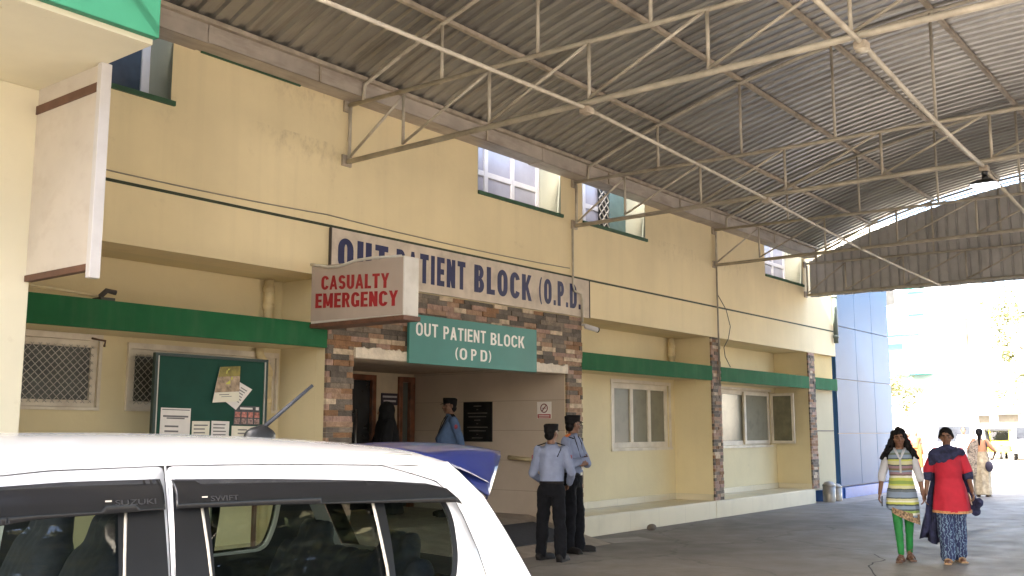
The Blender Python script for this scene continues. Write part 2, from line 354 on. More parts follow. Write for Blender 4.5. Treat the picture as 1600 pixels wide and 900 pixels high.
def letters(s, x0, x1, z0, z1, place, m, parent, tx=.21, ty=.17, gap=.16, widths=None):
    """heavy condensed capitals made of strokes; place(u, v, d) maps text metres (u right, v up, d out) to the scene"""
    H = z1-z0; W = .60
    cnt = [0]
    def glyph(ch):
        P = []; t = tx; T = ty
        def ln(p, q, w=None): P.append(('l', p, q, w or t))
        def ar(cx, cy, rx, ry, a0, a1): P.append(('a', cx, cy, rx, ry, a0, a1))
        w = W
        if ch == 'I': w = t; ln((t/2,0),(t/2,1))
        elif ch == '.': w = .2; ln((.1,0),(.1,.2),.2)
        elif ch == ' ': w = .26
        elif ch in '()':
            w = .26; k = 1 if ch == '(' else -1
            if k > 0: ar(.42,.48,.42,.66,125,235)
            else: ar(-.16,.48,.42,.66,-55,55)
        elif ch == 'O': w = .66; ar(.33,.66,.33,.34,0,180); ar(.33,.34,.33,.34,180,360); ln((t/2,.33),(t/2,.67)); ln((.66-t/2,.33),(.66-t/2,.67))
        elif ch in 'CG':
            w = .64; ar(.33,.66,.33,.34,15,180); ar(.33,.34,.33,.34,180,345); ln((t/2,.33),(t/2,.67))
            if ch == 'G': ln((.64-t/2,.04),(.64-t/2,.46)); ln((.36,.46-T/2),(.64,.46-T/2),T)
        elif ch == 'U': w = .64; ar(.32,.33,.32,.33,180,360); ln((t/2,.32),(t/2,1)); ln((.64-t/2,.32),(.64-t/2,1))
        elif ch == 'S': w = .60; ar(.30,.705,.30,.295,15,272); ar(.30,.295,.30,.295,-165,92)
        elif ch == 'T': ln((0,1-T/2),(w,1-T/2),T); ln((w/2,0),(w/2,1-T))
        elif ch == 'L': w = .52; ln((t/2,0),(t/2,1)); ln((t,T/2),(w,T/2),T)
        elif ch in 'EF': w = .54; ln((t/2,0),(t/2,1)); [ln((t,v),(w-(.03 if v == .5 else 0),v),T) for v in (T/2,.5,1-T/2)]
        elif ch == 'N': w = .64; ln((t/2,0),(t/2,1)); ln((w-t/2,0),(w-t/2,1)); P.append(('q',(0,1),(t,1),(w,0),(w-t,0)))
        elif ch == 'M': w = .80; ln((t/2,0),(t/2,1)); ln((w-t/2,0),(w-t/2,1)); P.append(('q',(0.02,1),(t,1),(w/2+.08,.12),(w/2-.08,.12))); P.append(('q',(w-t,1),(w-.02,1),(w/2+.08,.12),(w/2-.08,.12)))
        elif ch == 'A': w = .68; P.append(('q',(.24,1),(.44,1),(.20,0),(0,0))); P.append(('q',(.24,1),(.44,1),(.68,0),(.48,0))); ln((.16,.29),(.52,.29),T)
        elif ch == 'Y': w = .66; P.append(('q',(0,1),(.22,1),(.43,.42),(.23,.42))); P.append(('q',(.44,1),(.66,1),(.43,.42),(.23,.42))); ln((.33,0),(.33,.44))
        elif ch == 'K': w = .66; ln((t/2,0),(t/2,1)); P.append(('q',(.42,1),(.66,1),(.34,.42),(.15,.42))); P.append(('q',(.20,.58),(.40,.62),(.68,0),(.44,0)))
        elif ch == 'P': w = .58; ln((t/2,0),(t/2,1)); ar(.30,.70,.28,.30,-90,90); ln((t,1-T/2),(.31,1-T/2),T); ln((t,.40+T/2),(.31,.40+T/2),T)
        elif ch == 'R': w = .62; ln((t/2,0),(t/2,1)); ar(.32,.71,.28,.29,-90,90); ln((t,1-T/2),(.33,1-T/2),T); ln((t,.42+T/2),(.33,.42+T/2),T); P.append(('q',(.26,.46),(.46,.46),(.63,0),(.41,0)))
        elif ch == 'B': w = .60; ln((t/2,0),(t/2,1)); ar(.31,.745,.26,.255,-90,90); ar(.32,.275,.28,.275,-90,90); [ln((t,v),(.32,v),T) for v in (T/2,.51,1-T/2)]
        elif ch == 'D': w = .64; ln((t/2,0),(t/2,1)); ar(.32,.66,.32,.34,0,90); ar(.32,.34,.32,.34,-90,0); ln((t,1-T/2),(.33,1-T/2),T); ln((t,T/2),(.33,T/2),T); ln((.64-t/2,.33),(.64-t/2,.67))
        return w, P
    G = [glyph(ch) for ch in s]
    tot = sum(w for w, _ in G)+gap*(len(s)-1); kx = (x1-x0)/tot
    u = 0
    for ch, (w, P) in zip(s, G):
        mb = MB()
        for st in P:
            cnt[0] += 1; d = .002+.0002*(cnt[0] % 8)
            def pl(p, dd): return place(x0+(u+p[0])*kx, z0+p[1]*H, dd)
            if st[0] == 'a':
                _, cx, cy, rx, ry, a0, a1 = st; n = 14; q = []
                ix, iy = max(rx-tx, .02), max(ry-ty, .02)
                if ch in '()': ix, iy = rx-.13, ry-.03
                for k in range(n+1):
                    a = math.radians(a0+(a1-a0)*k/n); q.append(((cx+rx*math.cos(a), cy+ry*math.sin(a)), (cx+ix*math.cos(a), cy+iy*math.sin(a))))
                for k in range(n): mb.quad(pl(q[k][0], d), pl(q[k+1][0], d), pl(q[k+1][1], d), pl(q[k][1], d))
            else:
                if st[0] == 'l':
                    p, q, wd = Vector(st[1]), Vector(st[2]), st[3]; dr = (q-p).normalized(); nn = Vector((-dr.y, dr.x))*wd/2
                    c4 = [p-nn, q-nn, q+nn, p+nn]
                else: c4 = [Vector(v) for v in st[1:]]
                mb.quad(*[pl(v, d) for v in c4])
        if P: mb.build('letter', m, parent)
        u += w+gap
# ================================================================== SETTING: ground
def ground_mat():
    m, t, b = new_mat('worn_concrete_road')
    v = coords(t)
    c = mixrgb(t, (.14, .125, .108), (.235, .21, .182), noise_t(t, v, .45, 8, .6))
    c = mixrgb(t, c, (.09, .078, .066), mult(t, noise_t(t, v, .9, 9, .7, .52, .70), .65))
    c = mixrgb(t, c, (.30, .27, .23), mult(t, noise_t(t, v, 28, 6, .7, .58, .8), .4))
    vo = N(t, 'ShaderNodeTexVoronoi', feature='DISTANCE_TO_EDGE'); vo.inputs['Scale'].default_value = .22
    wv = N(t, 'ShaderNodeVectorMath', operation='ADD')
    nz = N(t, 'ShaderNodeTexNoise'); nz.inputs['Scale'].default_value = 1.3; nz.inputs['Detail'].default_value = 6
    t.links.new(v, nz.inputs[0]); t.links.new(v, wv.inputs[0]); t.links.new(nz.outputs[1], wv.inputs[1]); t.links.new(wv.outputs[0], vo.inputs[0])
    mr = N(t, 'ShaderNodeMapRange'); mr.inputs[1].default_value = .0; mr.inputs[2].default_value = .007; mr.inputs[3].default_value = 1; mr.inputs[4].default_value = 0
    t.links.new(vo.outputs[0], mr.inputs[0])
    c = mixrgb(t, c, (.045, .04, .035), mult(t, mr.outputs[0], .55))
    t.links.new(c, b.inputs['Base Color'])
    r = N(t, 'ShaderNodeMapRange'); r.inputs[3].default_value = .55; r.inputs[4].default_value = .8
    t.links.new(noise_t(t, v, 2), r.inputs[0]); t.links.new(r.outputs[0], b.inputs['Roughness'])
    bump(t, b, noise_t(t, v, 45, 8, .7, .2, .8), .35, .01)
    return m
g = MB(); g.add([(-1500,-1500,0),(1500,-1500,0),(1500,1500,0),(-1500,1500,0)], [(0,1,2,3)])
tag(g.build('ground', ground_mat()), kind='structure')
# pale strip of dusty concrete alongside the blue wall, small repair patch
g = MB(); g.add([(21.6,7.9,.004),(30,7.6,.004),(30,8.6,.004),(21.6,8.6,.004)], [(0,1,2,3)])
tag(g.build('pavement', mat('dusty_concrete', (.30,.27,.24), .85, var=.15, scale=3, bmp=.2)), kind='structure')
pts = [(14.2,6.0),(13.6,5.2),(13.2,4.45),(12.9,4.3),(12.7,4.15),(12.35,4.2),(12.0,4.12),(10.8,3.6),(9.5,3.4)]
g = MB(); vs = []
for i in range(len(pts)-1):
    for k in range(8):
        u = k/8; x = pts[i][0]+(pts[i+1][0]-pts[i][0])*u; y = pts[i][1]+(pts[i+1][1]-pts[i][1])*u
        j = .05*noise.noise((x*4, y*4, 0)); wd = .008+.008*abs(noise.noise((x*3, y*3, 5))); vs += [(x+j, y+j-wd, .004), (x+j, y+j+wd, .004)]
g.add(vs, [(2*k, 2*k+2, 2*k+3, 2*k+1) for k in range(len(vs)//2-1)])
tag(g.build('ground_crack', mat('crack_shadow_dirt', (.04,.036,.032), .9)), kind='structure')
g = MB(); g.add([(12.2,7.75,.004),(12.9,7.5,.004),(13.15,7.95,.004),(12.4,8.25,.004)], [(0,1,2,3)])
tag(g.build('pavement_patch', mat('pale_patch', (.32,.29,.25), .85, var=.15, scale=6)), kind='structure')

# ================================================================== HOSPITAL BUILDING
FY = 8.5
B = thing('hospital_building', 'long cream two storey hospital block with green ledge and stone clad entrance', 'building', (12, FY, 0))
UPW = [(4.2,5.36,4.8,6.3),(5.67,6.96,5.44,6.3),(10.06,12.0,4.8,6.3),(12.58,14.48,4.8,6.3),(19.33,21.33,4.8,6.3)]
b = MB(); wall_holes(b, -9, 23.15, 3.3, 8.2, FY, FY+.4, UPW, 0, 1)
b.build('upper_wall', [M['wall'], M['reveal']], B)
# recessed lower walls
b = MB()
LW = [(4.28,5.2,1.80,2.45),(5.54,7.38,1.80,2.40)]
wall_holes(b, -9, 7.62, 0, 3.3, 9.3, 9.5, LW)
RW = [(14.64,16.58,1.27,2.40)]
wall_holes(b, 12.42, 16.9, 0, 3.3, 9.3, 9.5, RW)
RW2 = [(18.0,20.1+2.2,1.26,2.42)]
wall_holes(b, 17.02, 21.55, 0, 3.3, 9.3, 9.5, [(18.62,21.15,1.26,2.42)])
b.box(16.784,17.136,8.505,9.298,.304,3.297); b.box(21.434,21.796,8.505,9.298,.304,3.297)   # bay dividers
b.box(7.454,7.846,8.66,9.298,.0,3.297)
b.box(-9,23.15,9.5,9.6,3.3,8.0)
b.build('lower_wall', M['wall_low'], B)
b = MB(); b.box(-9,7.45,8.9,9.3,3.303,3.45); b.box(12.5,23.15,8.9,9.3,3.303,3.45)
b.build('soffit', M['wall_low'], B)
# end bay panels
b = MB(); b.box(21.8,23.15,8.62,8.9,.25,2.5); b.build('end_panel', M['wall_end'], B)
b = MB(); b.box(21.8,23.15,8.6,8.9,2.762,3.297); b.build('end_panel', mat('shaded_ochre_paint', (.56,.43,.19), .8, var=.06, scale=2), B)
b = MB(); b.box(21.8,23.148,8.612,8.62,1.55,1.575); b.build('panel_joint', M['cable'], B)
# dark groove line with lip
b = MB(); b.box(-9,23.14,FY-.006,FY+.02,3.865,3.895); b.build('groove', mat('dark_groove_paint', (.035,.045,.025), .8), B)
# ledges
for (x0, x1) in ((-9,7.448),(12.504,16.782),(17.14,21.432),(21.798,23.148)):
    b = MB(); b.box(x0, x1, 8.53, 9.298, 2.515, 2.745); lb = b.build('ledge', M['wall_low'], B)
    b = MB(); b.box(x0, x1, 8.485, 8.53, 2.49, 2.755); b.build('ledge_fascia', M['green'] if x0 < 12 else M['green_b2'] if 'green_b2' in M else M['green'], lb)
# window kinds -------------------------------------------------------
def frame_window(x0, x1, z0, z1, y, cols, parent, pane, frame='white', fw_=.06, name='window', rows=None, outer=True):
    """frame is the part, every pane a sub-part"""
    f = MB(); d = .05
    f.box(x0,x1,y,y+d,z0,z0+fw_); f.box(x0,x1,y,y+d,z1-fw_,z1); f.box(x0,x0+fw_,y,y+d,z0+fw_,z1-fw_); f.box(x1-fw_,x1,y,y+d,z0+fw_,z1-fw_)
    wdt = (x1-x0-fw_)/cols
    zs = [z0+fw_/2, z1-fw_/2] if not rows else [z0+fw_/2, *rows, z1-fw_/2]
    for k in range(1, cols): f.box(x0+k*wdt+.0, x0+k*wdt+fw_, y-.004, y+d-.004, z0+fw_, z1-fw_)
    if rows:
        for r in rows: f.box(x0+fw_, x1-fw_, y+.002, y+d-.008, r-fw_/2, r+fw_/2)
    fr = f.build(name, M[frame], parent, bevel=.006)
    for k in range(cols):
        p = MB(); a = x0+k*wdt+fw_*.9; p.box(a, x0+(k+1)*wdt+fw_*.1, y+.022, y+.03, z0+fw_*.8, z1-fw_*.8); p.build('pane', M[pane], fr)
    return fr
def diag_mesh(x0, x1, z0, z1, y, pitch, parent, r=.004):
    m = MB(); w_, h_ = x1-x0, z1-z0
    for sgn in (1, -1):
        k = -h_
        while k < w_:
            a0 = max(k, 0); a1 = min(k+h_, w_)
            if a1-a0 > .02:
                p = (x0+a0, y+.003*sgn, z0+(a0-k)) if sgn > 0 else (x0+a0, y+.003*sgn, z1-(a0-k))
                q = (x0+a1, y+.003*sgn, z0+(a1-k)) if sgn > 0 else (x0+a1, y+.003*sgn, z1-(a1-k))
                m.tube([p, q], r, 4, caps=False)
            k += pitch
    return m.build('grille', M['mesh'], parent)
# left bay windows behind diamond mesh
for (x0, x1, z0, z1), cols in zip(LW, (1, 3)):
    fr = frame_window(x0, x1, z0, z1, 9.30, cols, B, 'darkfrost' if 'darkfrost' in M else 'frost', fw_=.07)
    diag_mesh(x0+.05, x1-.05, z0+.04, z1-.05, 9.285, .075, fr)
    tr = MB(); tr.box(x0-.03,x1+.03,9.262,9.298,z1,z1+.06); tr.box(x0-.03,x1+.03,9.262,9.298,z0-.03,z0); tr.box(x0-.03,x0,9.266,9.297,z0,z1); tr.box(x1,x1+.03,9.266,9.297,z0,z1)
    tr.build('surround', M['white'], fr)
fr = frame_window(14.64, 16.58, 1.27, 2.40, 9.33, 3, B, 'frost', fw_=.10)
s_ = MB(); s_.box(14.56,16.66,9.27,9.328,1.22,1.268); s_.box(14.56,16.66,9.285,9.328,2.402,2.46); s_.box(14.57,14.638,9.285,9.328,1.27,2.4); s_.box(16.582,16.65,9.285,9.328,1.27,2.4); s_.build('surround', M['white'], fr)
# second ground floor window: the right sash swung fully open
fr = frame_window(18.62, 21.15, 1.26, 2.42, 9.33, 2, B, 'frost', fw_=.10)
s_ = MB(); s_.box(18.55,21.2,9.27,9.328,1.21,1.258); s_.box(18.55,21.2,9.285,9.328,2.422,2.47); s_.build('surround', M['white'], fr)
def sash_(x0, x1, y, fr):
    q = MB(); q.box(x0,x1,y,y+.04,1.29,1.36); q.box(x0,x1,y,y+.04,2.32,2.39); q.box(x0,x0+.09,y,y+.04,1.36,2.32); q.box(x1-.09,x1,y,y+.04,1.36,2.32); o = q.build('sash', M['white'], fr, bevel=.004)
    MB().box(x0+.09,x1-.09,y+.015,y+.025,1.36,2.32).build('pane', M['frost'], o)
sash_(19.80, 21.08, 9.285, fr)
q = MB(); X_ = 21.12; q.box(X_,X_+.035,8.74,9.28,1.29,1.35); q.box(X_,X_+.035,8.74,9.28,2.33,2.39); q.box(X_,X_+.035,8.74,8.80,1.35,2.33); q.box(X_,X_+.035,9.22,9.28,1.35,2.33)
o = q.build('sash', M['white'], fr, bevel=.004); MB().box(X_+.012,X_+.022,8.80,9.22,1.35,2.33).build('pane', mat('wall_reflection_glass', (.13,.12,.065), .25, var=.2), o)  # olive tint stands in for the wall reflected in the open pane
# upper windows
for i, (x0, x1, z0, z1) in enumerate(UPW):
    if i == 1: 
        s_ = MB(); s_.box(x0,x1+.0,FY-.02,FY+.38,z0-.05,z0-.002); s_.build('window_sill', M['green_d'], B); 
        p = MB(); p.box(x0,x1,FY+.39,FY+.42,z0,z1); p.build('window', M['frost_w'], B); continue
    s_ = MB(); s_.box(x0-.0,x1+.04,FY-.03,FY+.39,z0-.05,z0-.002); s_.build('window_sill', M['green_d'], B)
    if i == 0: 
        fr = frame_window(x0, x1-.0, z0, z1, FY+.40, 2, B, 'darkblue' if 'darkblue' in M else 'darkglass', frame='white_c', fw_=.09)
    else:
        fr = frame_window(x0, x1, z0, z1, FY+.40, 3 if i < 4 else 3, B, 'frost_w', frame='white_c', fw_=.08, rows=[z0+.42])
    if i == 3:
        gl = MB(); gx = x0+1.05
        gl.box(gx,gx+.30,FY+.385,FY+.392,z0,z0+.9, 1)
        gl.build('pane', [M['blackp'], M['blackp']], fr); diag_mesh(gx, gx+.3, z0, z0+.9, FY+.375, .15, fr, .012)
        gl = MB(); gl.box(gx+.33,x1-.02,FY+.378,FY+.392,z0,z1-.02); gl.build('pane', mat('pale_teal_shutter', (.09,.15,.145), .5), fr)
    # left jamb painted in dark teal as in the photo
    if i == 2:
        jb = MB(); jb.box(x0+.001,x0+.012,FY+.004,FY+.38,z0,z1-.02); jb.build('jamb', mat('teal_jamb_paint', (.07,.17,.15), .6), fr)
# plinth steps
for (x0, x1) in ((12.504,16.765),(16.785,21.50)):
    s_ = MB(); s_.box(x0, x1, 8.47, 9.298, 0, .30); st = s_.build('plinth', M['step'], B, bevel=.006)
    s_ = MB(); s_.box(x0+.002, x1-.002, 8.476, 9.25, .301, .306); s_.build('plinth_top', M['steptop'], st)
    s_ = MB(); a1 = x1 if x1 < 17 else 21.43
    s_.box(x0+(.35 if x0 > 16.7 else 0), a1, 9.275, 9.296, .307, .42); s_.build('skirting', M['step'], st)
    s_ = MB(); s_.box(a1-.02 if x0<16.7 else 21.40, a1-.002 if x0<16.7 else 21.43, 8.52, 9.27, .307, .42); s_.build('skirting', M['step'], st)
s_ = MB(); s_.box(3.6, 7.44, 8.6, 9.298, 0, .34); s_.build('plinth', M['step'], B)
# ------------------------------------------------ entrance: stone veneer, lintel, hall
STONE = [mat('stone_'+n, c, .85, var=.22, scale=14, bmp=.6, bscale=50) for n, c in
   (('grey',(.14,.115,.092)),('dark',(.095,.078,.062)),('tan',(.32,.205,.135)),('rust',(.235,.125,.062)),('cream',(.52,.41,.29)),('pink',(.34,.22,.17)),('taupe',(.21,.165,.125)))]
WT = [5, 4, 5, 4, 2.2, 4, 4]
def veneer(mb, x0, x1, z0, z1, yf, lo=.22, hi=.36, rh=.062, dep=.03):
    z = z0
    while z < z1-.01:
        h_ = min(rh*random.uniform(.92, 1.08), z1-z); x = x0; x_off = -random.uniform(0, hi)
        while x < x1-.005:
            L = random.uniform(lo, hi)+(x_off if x == x0 else 0); L = max(L, .05); e = min(x+L, x1)
            if x1-e < .04: e = x1
            p = random.uniform(.006, dep)
            mb.box(x+.001, e-.001, yf-p, yf+.02, z+.001, z+h_-.001, random.choices(range(7), WT)[0])
            x = e
        z += h_
v_ = MB(); veneer(v_, 7.45, 12.5, 2.53, 3.27, FY-.0)
veneer(v_, 7.45, 7.85, .0, 2.53, FY); veneer(v_, 12.11, 12.5, .0, 2.53, FY)
ent = v_.build('stone_cladding', STONE, B)
for (x0, x1, zb) in ((16.78,17.14,.31),(21.43,21.80,.31)):
    v_ = MB(); veneer(v_, x0, x1, zb, 3.297, FY+.003, .12, .26, .058, .022); v_.build('stone_pilaster', STONE, B)
b = MB()
b.box(7.452,7.848,8.522,8.655,0,3.297); b.box(12.112,12.498,8.522,9.3,0,3.297); b.box(7.85,12.11,8.522,8.9,2.42,3.297)
b.build('entrance_pier', M['wall_low'], B)
b = MB(); b.box(12.116,12.40,9.302,11.9,0,2.6); b.box(12.106,12.114,8.53,11.6,.0,2.498); b.build('entrance_side_wall', M['tile'], B)
b = MB(); b.box(7.5,7.84,9.3,11.9,0,2.6); b.build('entrance_side_wall', M['tile'], B)
b = MB(); b.box(7.846,12.104,8.905,11.9,2.50,2.65); b.box(7.846,12.104,8.53,8.9,2.40,2.418); b.build('entrance_ceiling', mat('dull_ceiling_paint', (.42,.34,.26), .8), B)
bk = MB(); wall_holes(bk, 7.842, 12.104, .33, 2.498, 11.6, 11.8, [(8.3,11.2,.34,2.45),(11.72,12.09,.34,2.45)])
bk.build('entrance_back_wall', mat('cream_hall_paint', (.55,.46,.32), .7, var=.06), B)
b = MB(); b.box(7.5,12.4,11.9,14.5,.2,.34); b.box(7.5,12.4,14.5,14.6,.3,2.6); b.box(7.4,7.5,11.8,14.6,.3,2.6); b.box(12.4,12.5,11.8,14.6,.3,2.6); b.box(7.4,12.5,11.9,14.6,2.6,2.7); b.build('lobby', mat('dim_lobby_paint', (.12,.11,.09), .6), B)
def door(x0, x1, open_=0):
    d = MB(); y = 11.58
    d.box(x0,x0+.09,y-.03,y+.1,.34,2.45); d.box(x1-.09,x1,y-.03,y+.1,.34,2.45); d.box(x0+.09,x1-.09,y-.03,y+.1,2.36,2.45)
    dd = d.build('entrance_door', M['wood'], B, bevel=.008)
    p = MB(); p.box(x0+.09,x1-.09,y+.03,y+.05,.36,2.36); p.build('pane', M['darkglass'], dd)
    return dd
door(9.9, 11.2); door(8.3, 9.6)
d = MB(); d.box(11.72,11.80,11.55,11.7,.34,2.45); d.box(11.98,12.09,11.55,11.7,.34,2.45); d.box(11.8,11.98,11.55,11.7,2.36,2.45)
dd = d.build('entrance_door', M['wood'], B, bevel=.008)
p = MB(); p.box(11.8,11.98,11.62,11.63,.36,2.36); p.build('pane', mat('green_grey_glass', (.09,.10,.085), .2), dd)
d = MB(); d.tube([(10.72,11.5,.9),(10.72,11.5,1.9)], .018); d.tube([(10.72,11.5,.95),(10.72,11.58,.95)], .01); d.tube([(10.72,11.5,1.85),(10.72,11.58,1.85)], .01); d.build('handle', M['rim'], dd)
# floor and ramp
b = MB(); b.add([(7.86,7.75,0.003),(12.1,7.75,0.003),(12.1,9.2,.33),(7.86,9.2,.33),(12.1,11.6,.335),(7.86,11.6,.335),(7.86,11.6,0),(12.1,11.6,0),(7.86,7.75,-.1),(12.1,7.75,-.1)],
    [(0,1,2,3),(3,2,4,5),(0,3,5,6,8),(1,9,7,4,2)])
b.build('entrance_ramp', mat('worn_grey_granite', (.27,.225,.18), .5, var=.2, scale=5, bmp=.15), B)
# ragged white plaster patches under the lintel
for (x0, x1) in ((7.862,8.70),(11.262,12.10)):
    pts = []; n = 26
    for k in range(n+1): pts.append((x0+(x1-x0)*k/n, 2.525+random.uniform(-.018, .018)))
    m = MB(); vs = []; 
    for (x, z) in pts: vs += [(x, FY-.042, 2.405), (x, FY-.042, z), (x, FY, z), (x, FY, 2.405)]
    fs = []
    for k in range(n):
        a, c = 4*k, 4*k+4
        fs += [(a, c, c+1, a+1), (a+1, c+1, c+2, a+2), (a+3, c+3, c, a)]
    fs += [(0,1,2,3), (4*n,4*n+3,4*n+2,4*n+1)]
    m.add(vs, fs); m.build('plaster_patch', M['patch'], B)
# roof slab of the block above the canopy
b = MB(); b.box(-9.2,23.3,8.3,20,8.2,8.4); b.build('roof_slab', M['wall'], B)
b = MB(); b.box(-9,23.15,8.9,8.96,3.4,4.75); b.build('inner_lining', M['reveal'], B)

# blue clad block
BB = thing('clad_building', 'building wing clad in glossy blue metal panels beyond the hospital block', 'building', (25.4, 8.6, 0))
BLUE = mat('blue_aluminium_panel', (.032, .088, .185), .45, 0, var=.04, scale=1, spec=.12)
BLUED = mat('blue_plinth_paint', (.03, .10, .33), .4, 0, var=.1)
b = MB(); b.box(23.45,27.42,8.64,20,.26,5.95); b.build('wall_core', M['blackp'], BB)
xs = [23.4,24.85,26.1,27.45]; zs = [.27,1.5,2.79,4.07,5.35,5.9]
for i in range(3):
    for j in range(5):
        b = MB(); b.box(xs[i]+.008, xs[i+1]-.008, 8.6, 8.638, zs[j]+.008, zs[j+1]-.008); b.build('cladding_panel', BLUE, BB, bevel=.004)
b = MB(); b.box(23.41,23.448,8.645,20,.27,5.9); b.box(27.422,27.46,8.645,20,.27,5.9); b.build('side_cladding', BLUE, BB)
b = MB(); b.box(22.1,23.395,8.54,8.9,0,.245); b.box(23.395,27.5,8.5,8.9,0,.25); b.build('plinth', BLUED, BB)

# drainpipes
def pipe(name, pts, r, m, label, collars=(), cat='drainpipe', flat=1):
    p = MB(); p.tube(pts, r, 14); o = p.build(name, m); tag(o, label, cat)
    for c in collars:
        k = MB(); k.tube([(c[0],c[1],c[2]-.035),(c[0],c[1],c[2]+.035)], r*1.22, 14); k.build('collar', m, o, world=False)
    return o
pipe('drainpipe', [(7.18,9.2,3.29),(7.18,9.2,2.76)], .055, M['pipe'], 'cream painted drainpipe in the recess above green ledge left of the emergency lightbox', [(7.18,9.2,3.18),(7.18,9.2,2.98)])
pipe('drainpipe', [(7.1,9.22,2.5),(7.1,9.22,2.42),(7.2,9.2,2.27),(7.2,9.2,.34)], .05, M['pipe'], 'cream painted drainpipe with bent top under the green ledge beside the notice board', [(7.2,9.2,2.22),(7.2,9.2,1.9)])
pipe('drainpipe', [(16.55,9.2,3.29),(16.55,9.2,2.76)], .06, M['pipe'], 'cream drainpipe stub in the recess above green ledge right of the entrance', [(16.55,9.2,3.15),(16.55,9.2,2.95)])
pipe('drainpipe', [(23.02,8.42,5.2),(23.02,8.42,3.6)], .055, M['pipe_d'], 'dark grey green drainpipe at the far top corner of the cream wall', [(23.02,8.42,4.7),(23.02,8.42,3.75)])
pipe('conduit', [(12.25,8.46,4.62),(12.25,8.46,3.74),(12.27,8.455,3.66),(12.44,8.445,3.63),(12.47,8.445,3.55),(12.47,8.445,3.2)], .017, M['steel'], 'thin bent conduit crossing the right end of the painted sign board', cat='conduit')
pipe('conduit', [(17.03,8.46,5.2),(17.03,8.46,2.42)], .016, M['cable_g'], 'straight thin conduit running down the wall to the stone pilaster', cat='conduit')
def sag(a, c, dz, n=10): 
    a, c = Vector(a), Vector(c); return [a.lerp(c, k/n)-Vector((0,0,dz*4*(k/n)*(1-k/n))) for k in range(n+1)]
tag(MB().tube([(17.06,8.47,4.12),(17.3,8.42,3.85),(17.46,8.42,3.54),(17.36,8.42,3.3),(17.16,8.42,3.12),(17.2,8.42,2.95),(17.49,8.46,2.77)], .008, 6).build('hanging_cable', M['cable']), 'thin black wire hanging in a loop beside the straight conduit', 'cable')
pts = []
for a, c in (((3.6,8.485,3.99),(7.4,8.485,4.0)),((7.4,8.485,4.0),(12.2,8.485,4.0))):
    pts += sag(a, c, .035, 14)
tag(MB().tube(pts, .007, 6).build('wall_cable', M['cable_g']), 'thin cable pinned along the cream wall just above the dark groove', 'cable')
fx = thing('wall_camera', 'small white bullet camera on the stone corner under the painted sign', 'camera', (12.6,8.4,3.13))
MB().tube([(12.52,8.42,3.14),(12.74,8.36,3.10)], .04, 12).build('body', M['white_c'], fx)
MB().tube([(12.74,8.36,3.10),(12.76,8.355,3.096)], .042, 12).build('lens', M['blackp'], fx)
MB().tube([(12.50,8.5,3.17),(12.54,8.42,3.16)], .02, 8).build('bracket', M['white_c'], fx)
# small fixtures on the left ledge
fx = thing('ledge_bracket', 'dark junction bracket lying on the left green ledge', 'fixture', (4.85,8.6,2.76))
MB().box(4.78,4.92,8.55,8.7,2.757,2.79).tube([(4.8,8.62,2.79),(4.86,8.6,2.86),(4.95,8.6,2.85)], .025, 8).build('body', M['cable'], fx)
tag(MB().tube([(3.6,8.62,2.86),(4.3,8.62,2.83),(4.8,8.62,2.80)], .014, 8).build('ledge_cable', M['pipe']), 'pair of pale cables lying along the left green ledge', 'cable')
tag(MB().tube([(5.10,9.24,2.47),(5.16,9.1,2.44),(5.22,9.22,2.40)], .012, 6).build('window_stay', M['brown']), 'short dark stay rod at the corner of the left mesh window', 'rod')

# ================================================================== SIGNS
# painted sign board
S = thing('painted_signboard', 'long weathered white board lettered OUT PATIENT BLOCK in dark blue above the entrance', 'sign', (10,FY,3.58))
MB().box(7.46,12.52,FY-.03,FY-.001,3.285,3.86).build('board', M['signgrey'], S)
MB().box(12.515,12.70,FY-.028,FY-.001,3.285,3.86).build('board_edge', M['signgrey'], S)
MB().box(7.445,7.458,FY-.04,FY-.001,3.285,3.86).box(12.70,12.712,FY-.04,FY-.001,3.285,3.86).build('edge_strip', M['cable'], S)
def flat_word(s, x0, x1, z0, z1, y, m, par, **k): letters(s, x0, x1, z0, z1, lambda u, v, d: (u, y-d, v), m, par, **k)
for s, x0, x1 in (('OUT',7.56,8.36),('PATIENT',8.50,9.78),('BLOCK',9.96,11.22),('(O.P.D.',11.40,12.46)):
    flat_word(s, x0, x1, 3.395, 3.765, FY-.03, M['navy'], S, gap=.16, tx=.27, ty=.19)
# teal sign
S = thing('entrance_sign', 'teal board lettered OUT PATIENT BLOCK (O P D) in white over the doorway', 'sign', (9.98,FY-.05,2.68))
MB().box(8.69,11.27,FY-.085,FY-.045,2.385,2.985).build('board', M['teal'], S, bevel=.004)
for s, x0, x1, z0, z1 in (('OUT',8.80,9.20,2.725,2.89),('PATIENT',9.30,10.14,2.715,2.88),('BLOCK',10.24,10.98,2.705,2.87),('(O',9.53,9.76,2.475,2.625),('P',9.84,9.95,2.475,2.625),('D)',10.03,10.25,2.475,2.625)):
    flat_word(s, x0, x1, z0, z1, FY-.085, M['signwhite'], S, tx=.19, ty=.155, gap=.12)
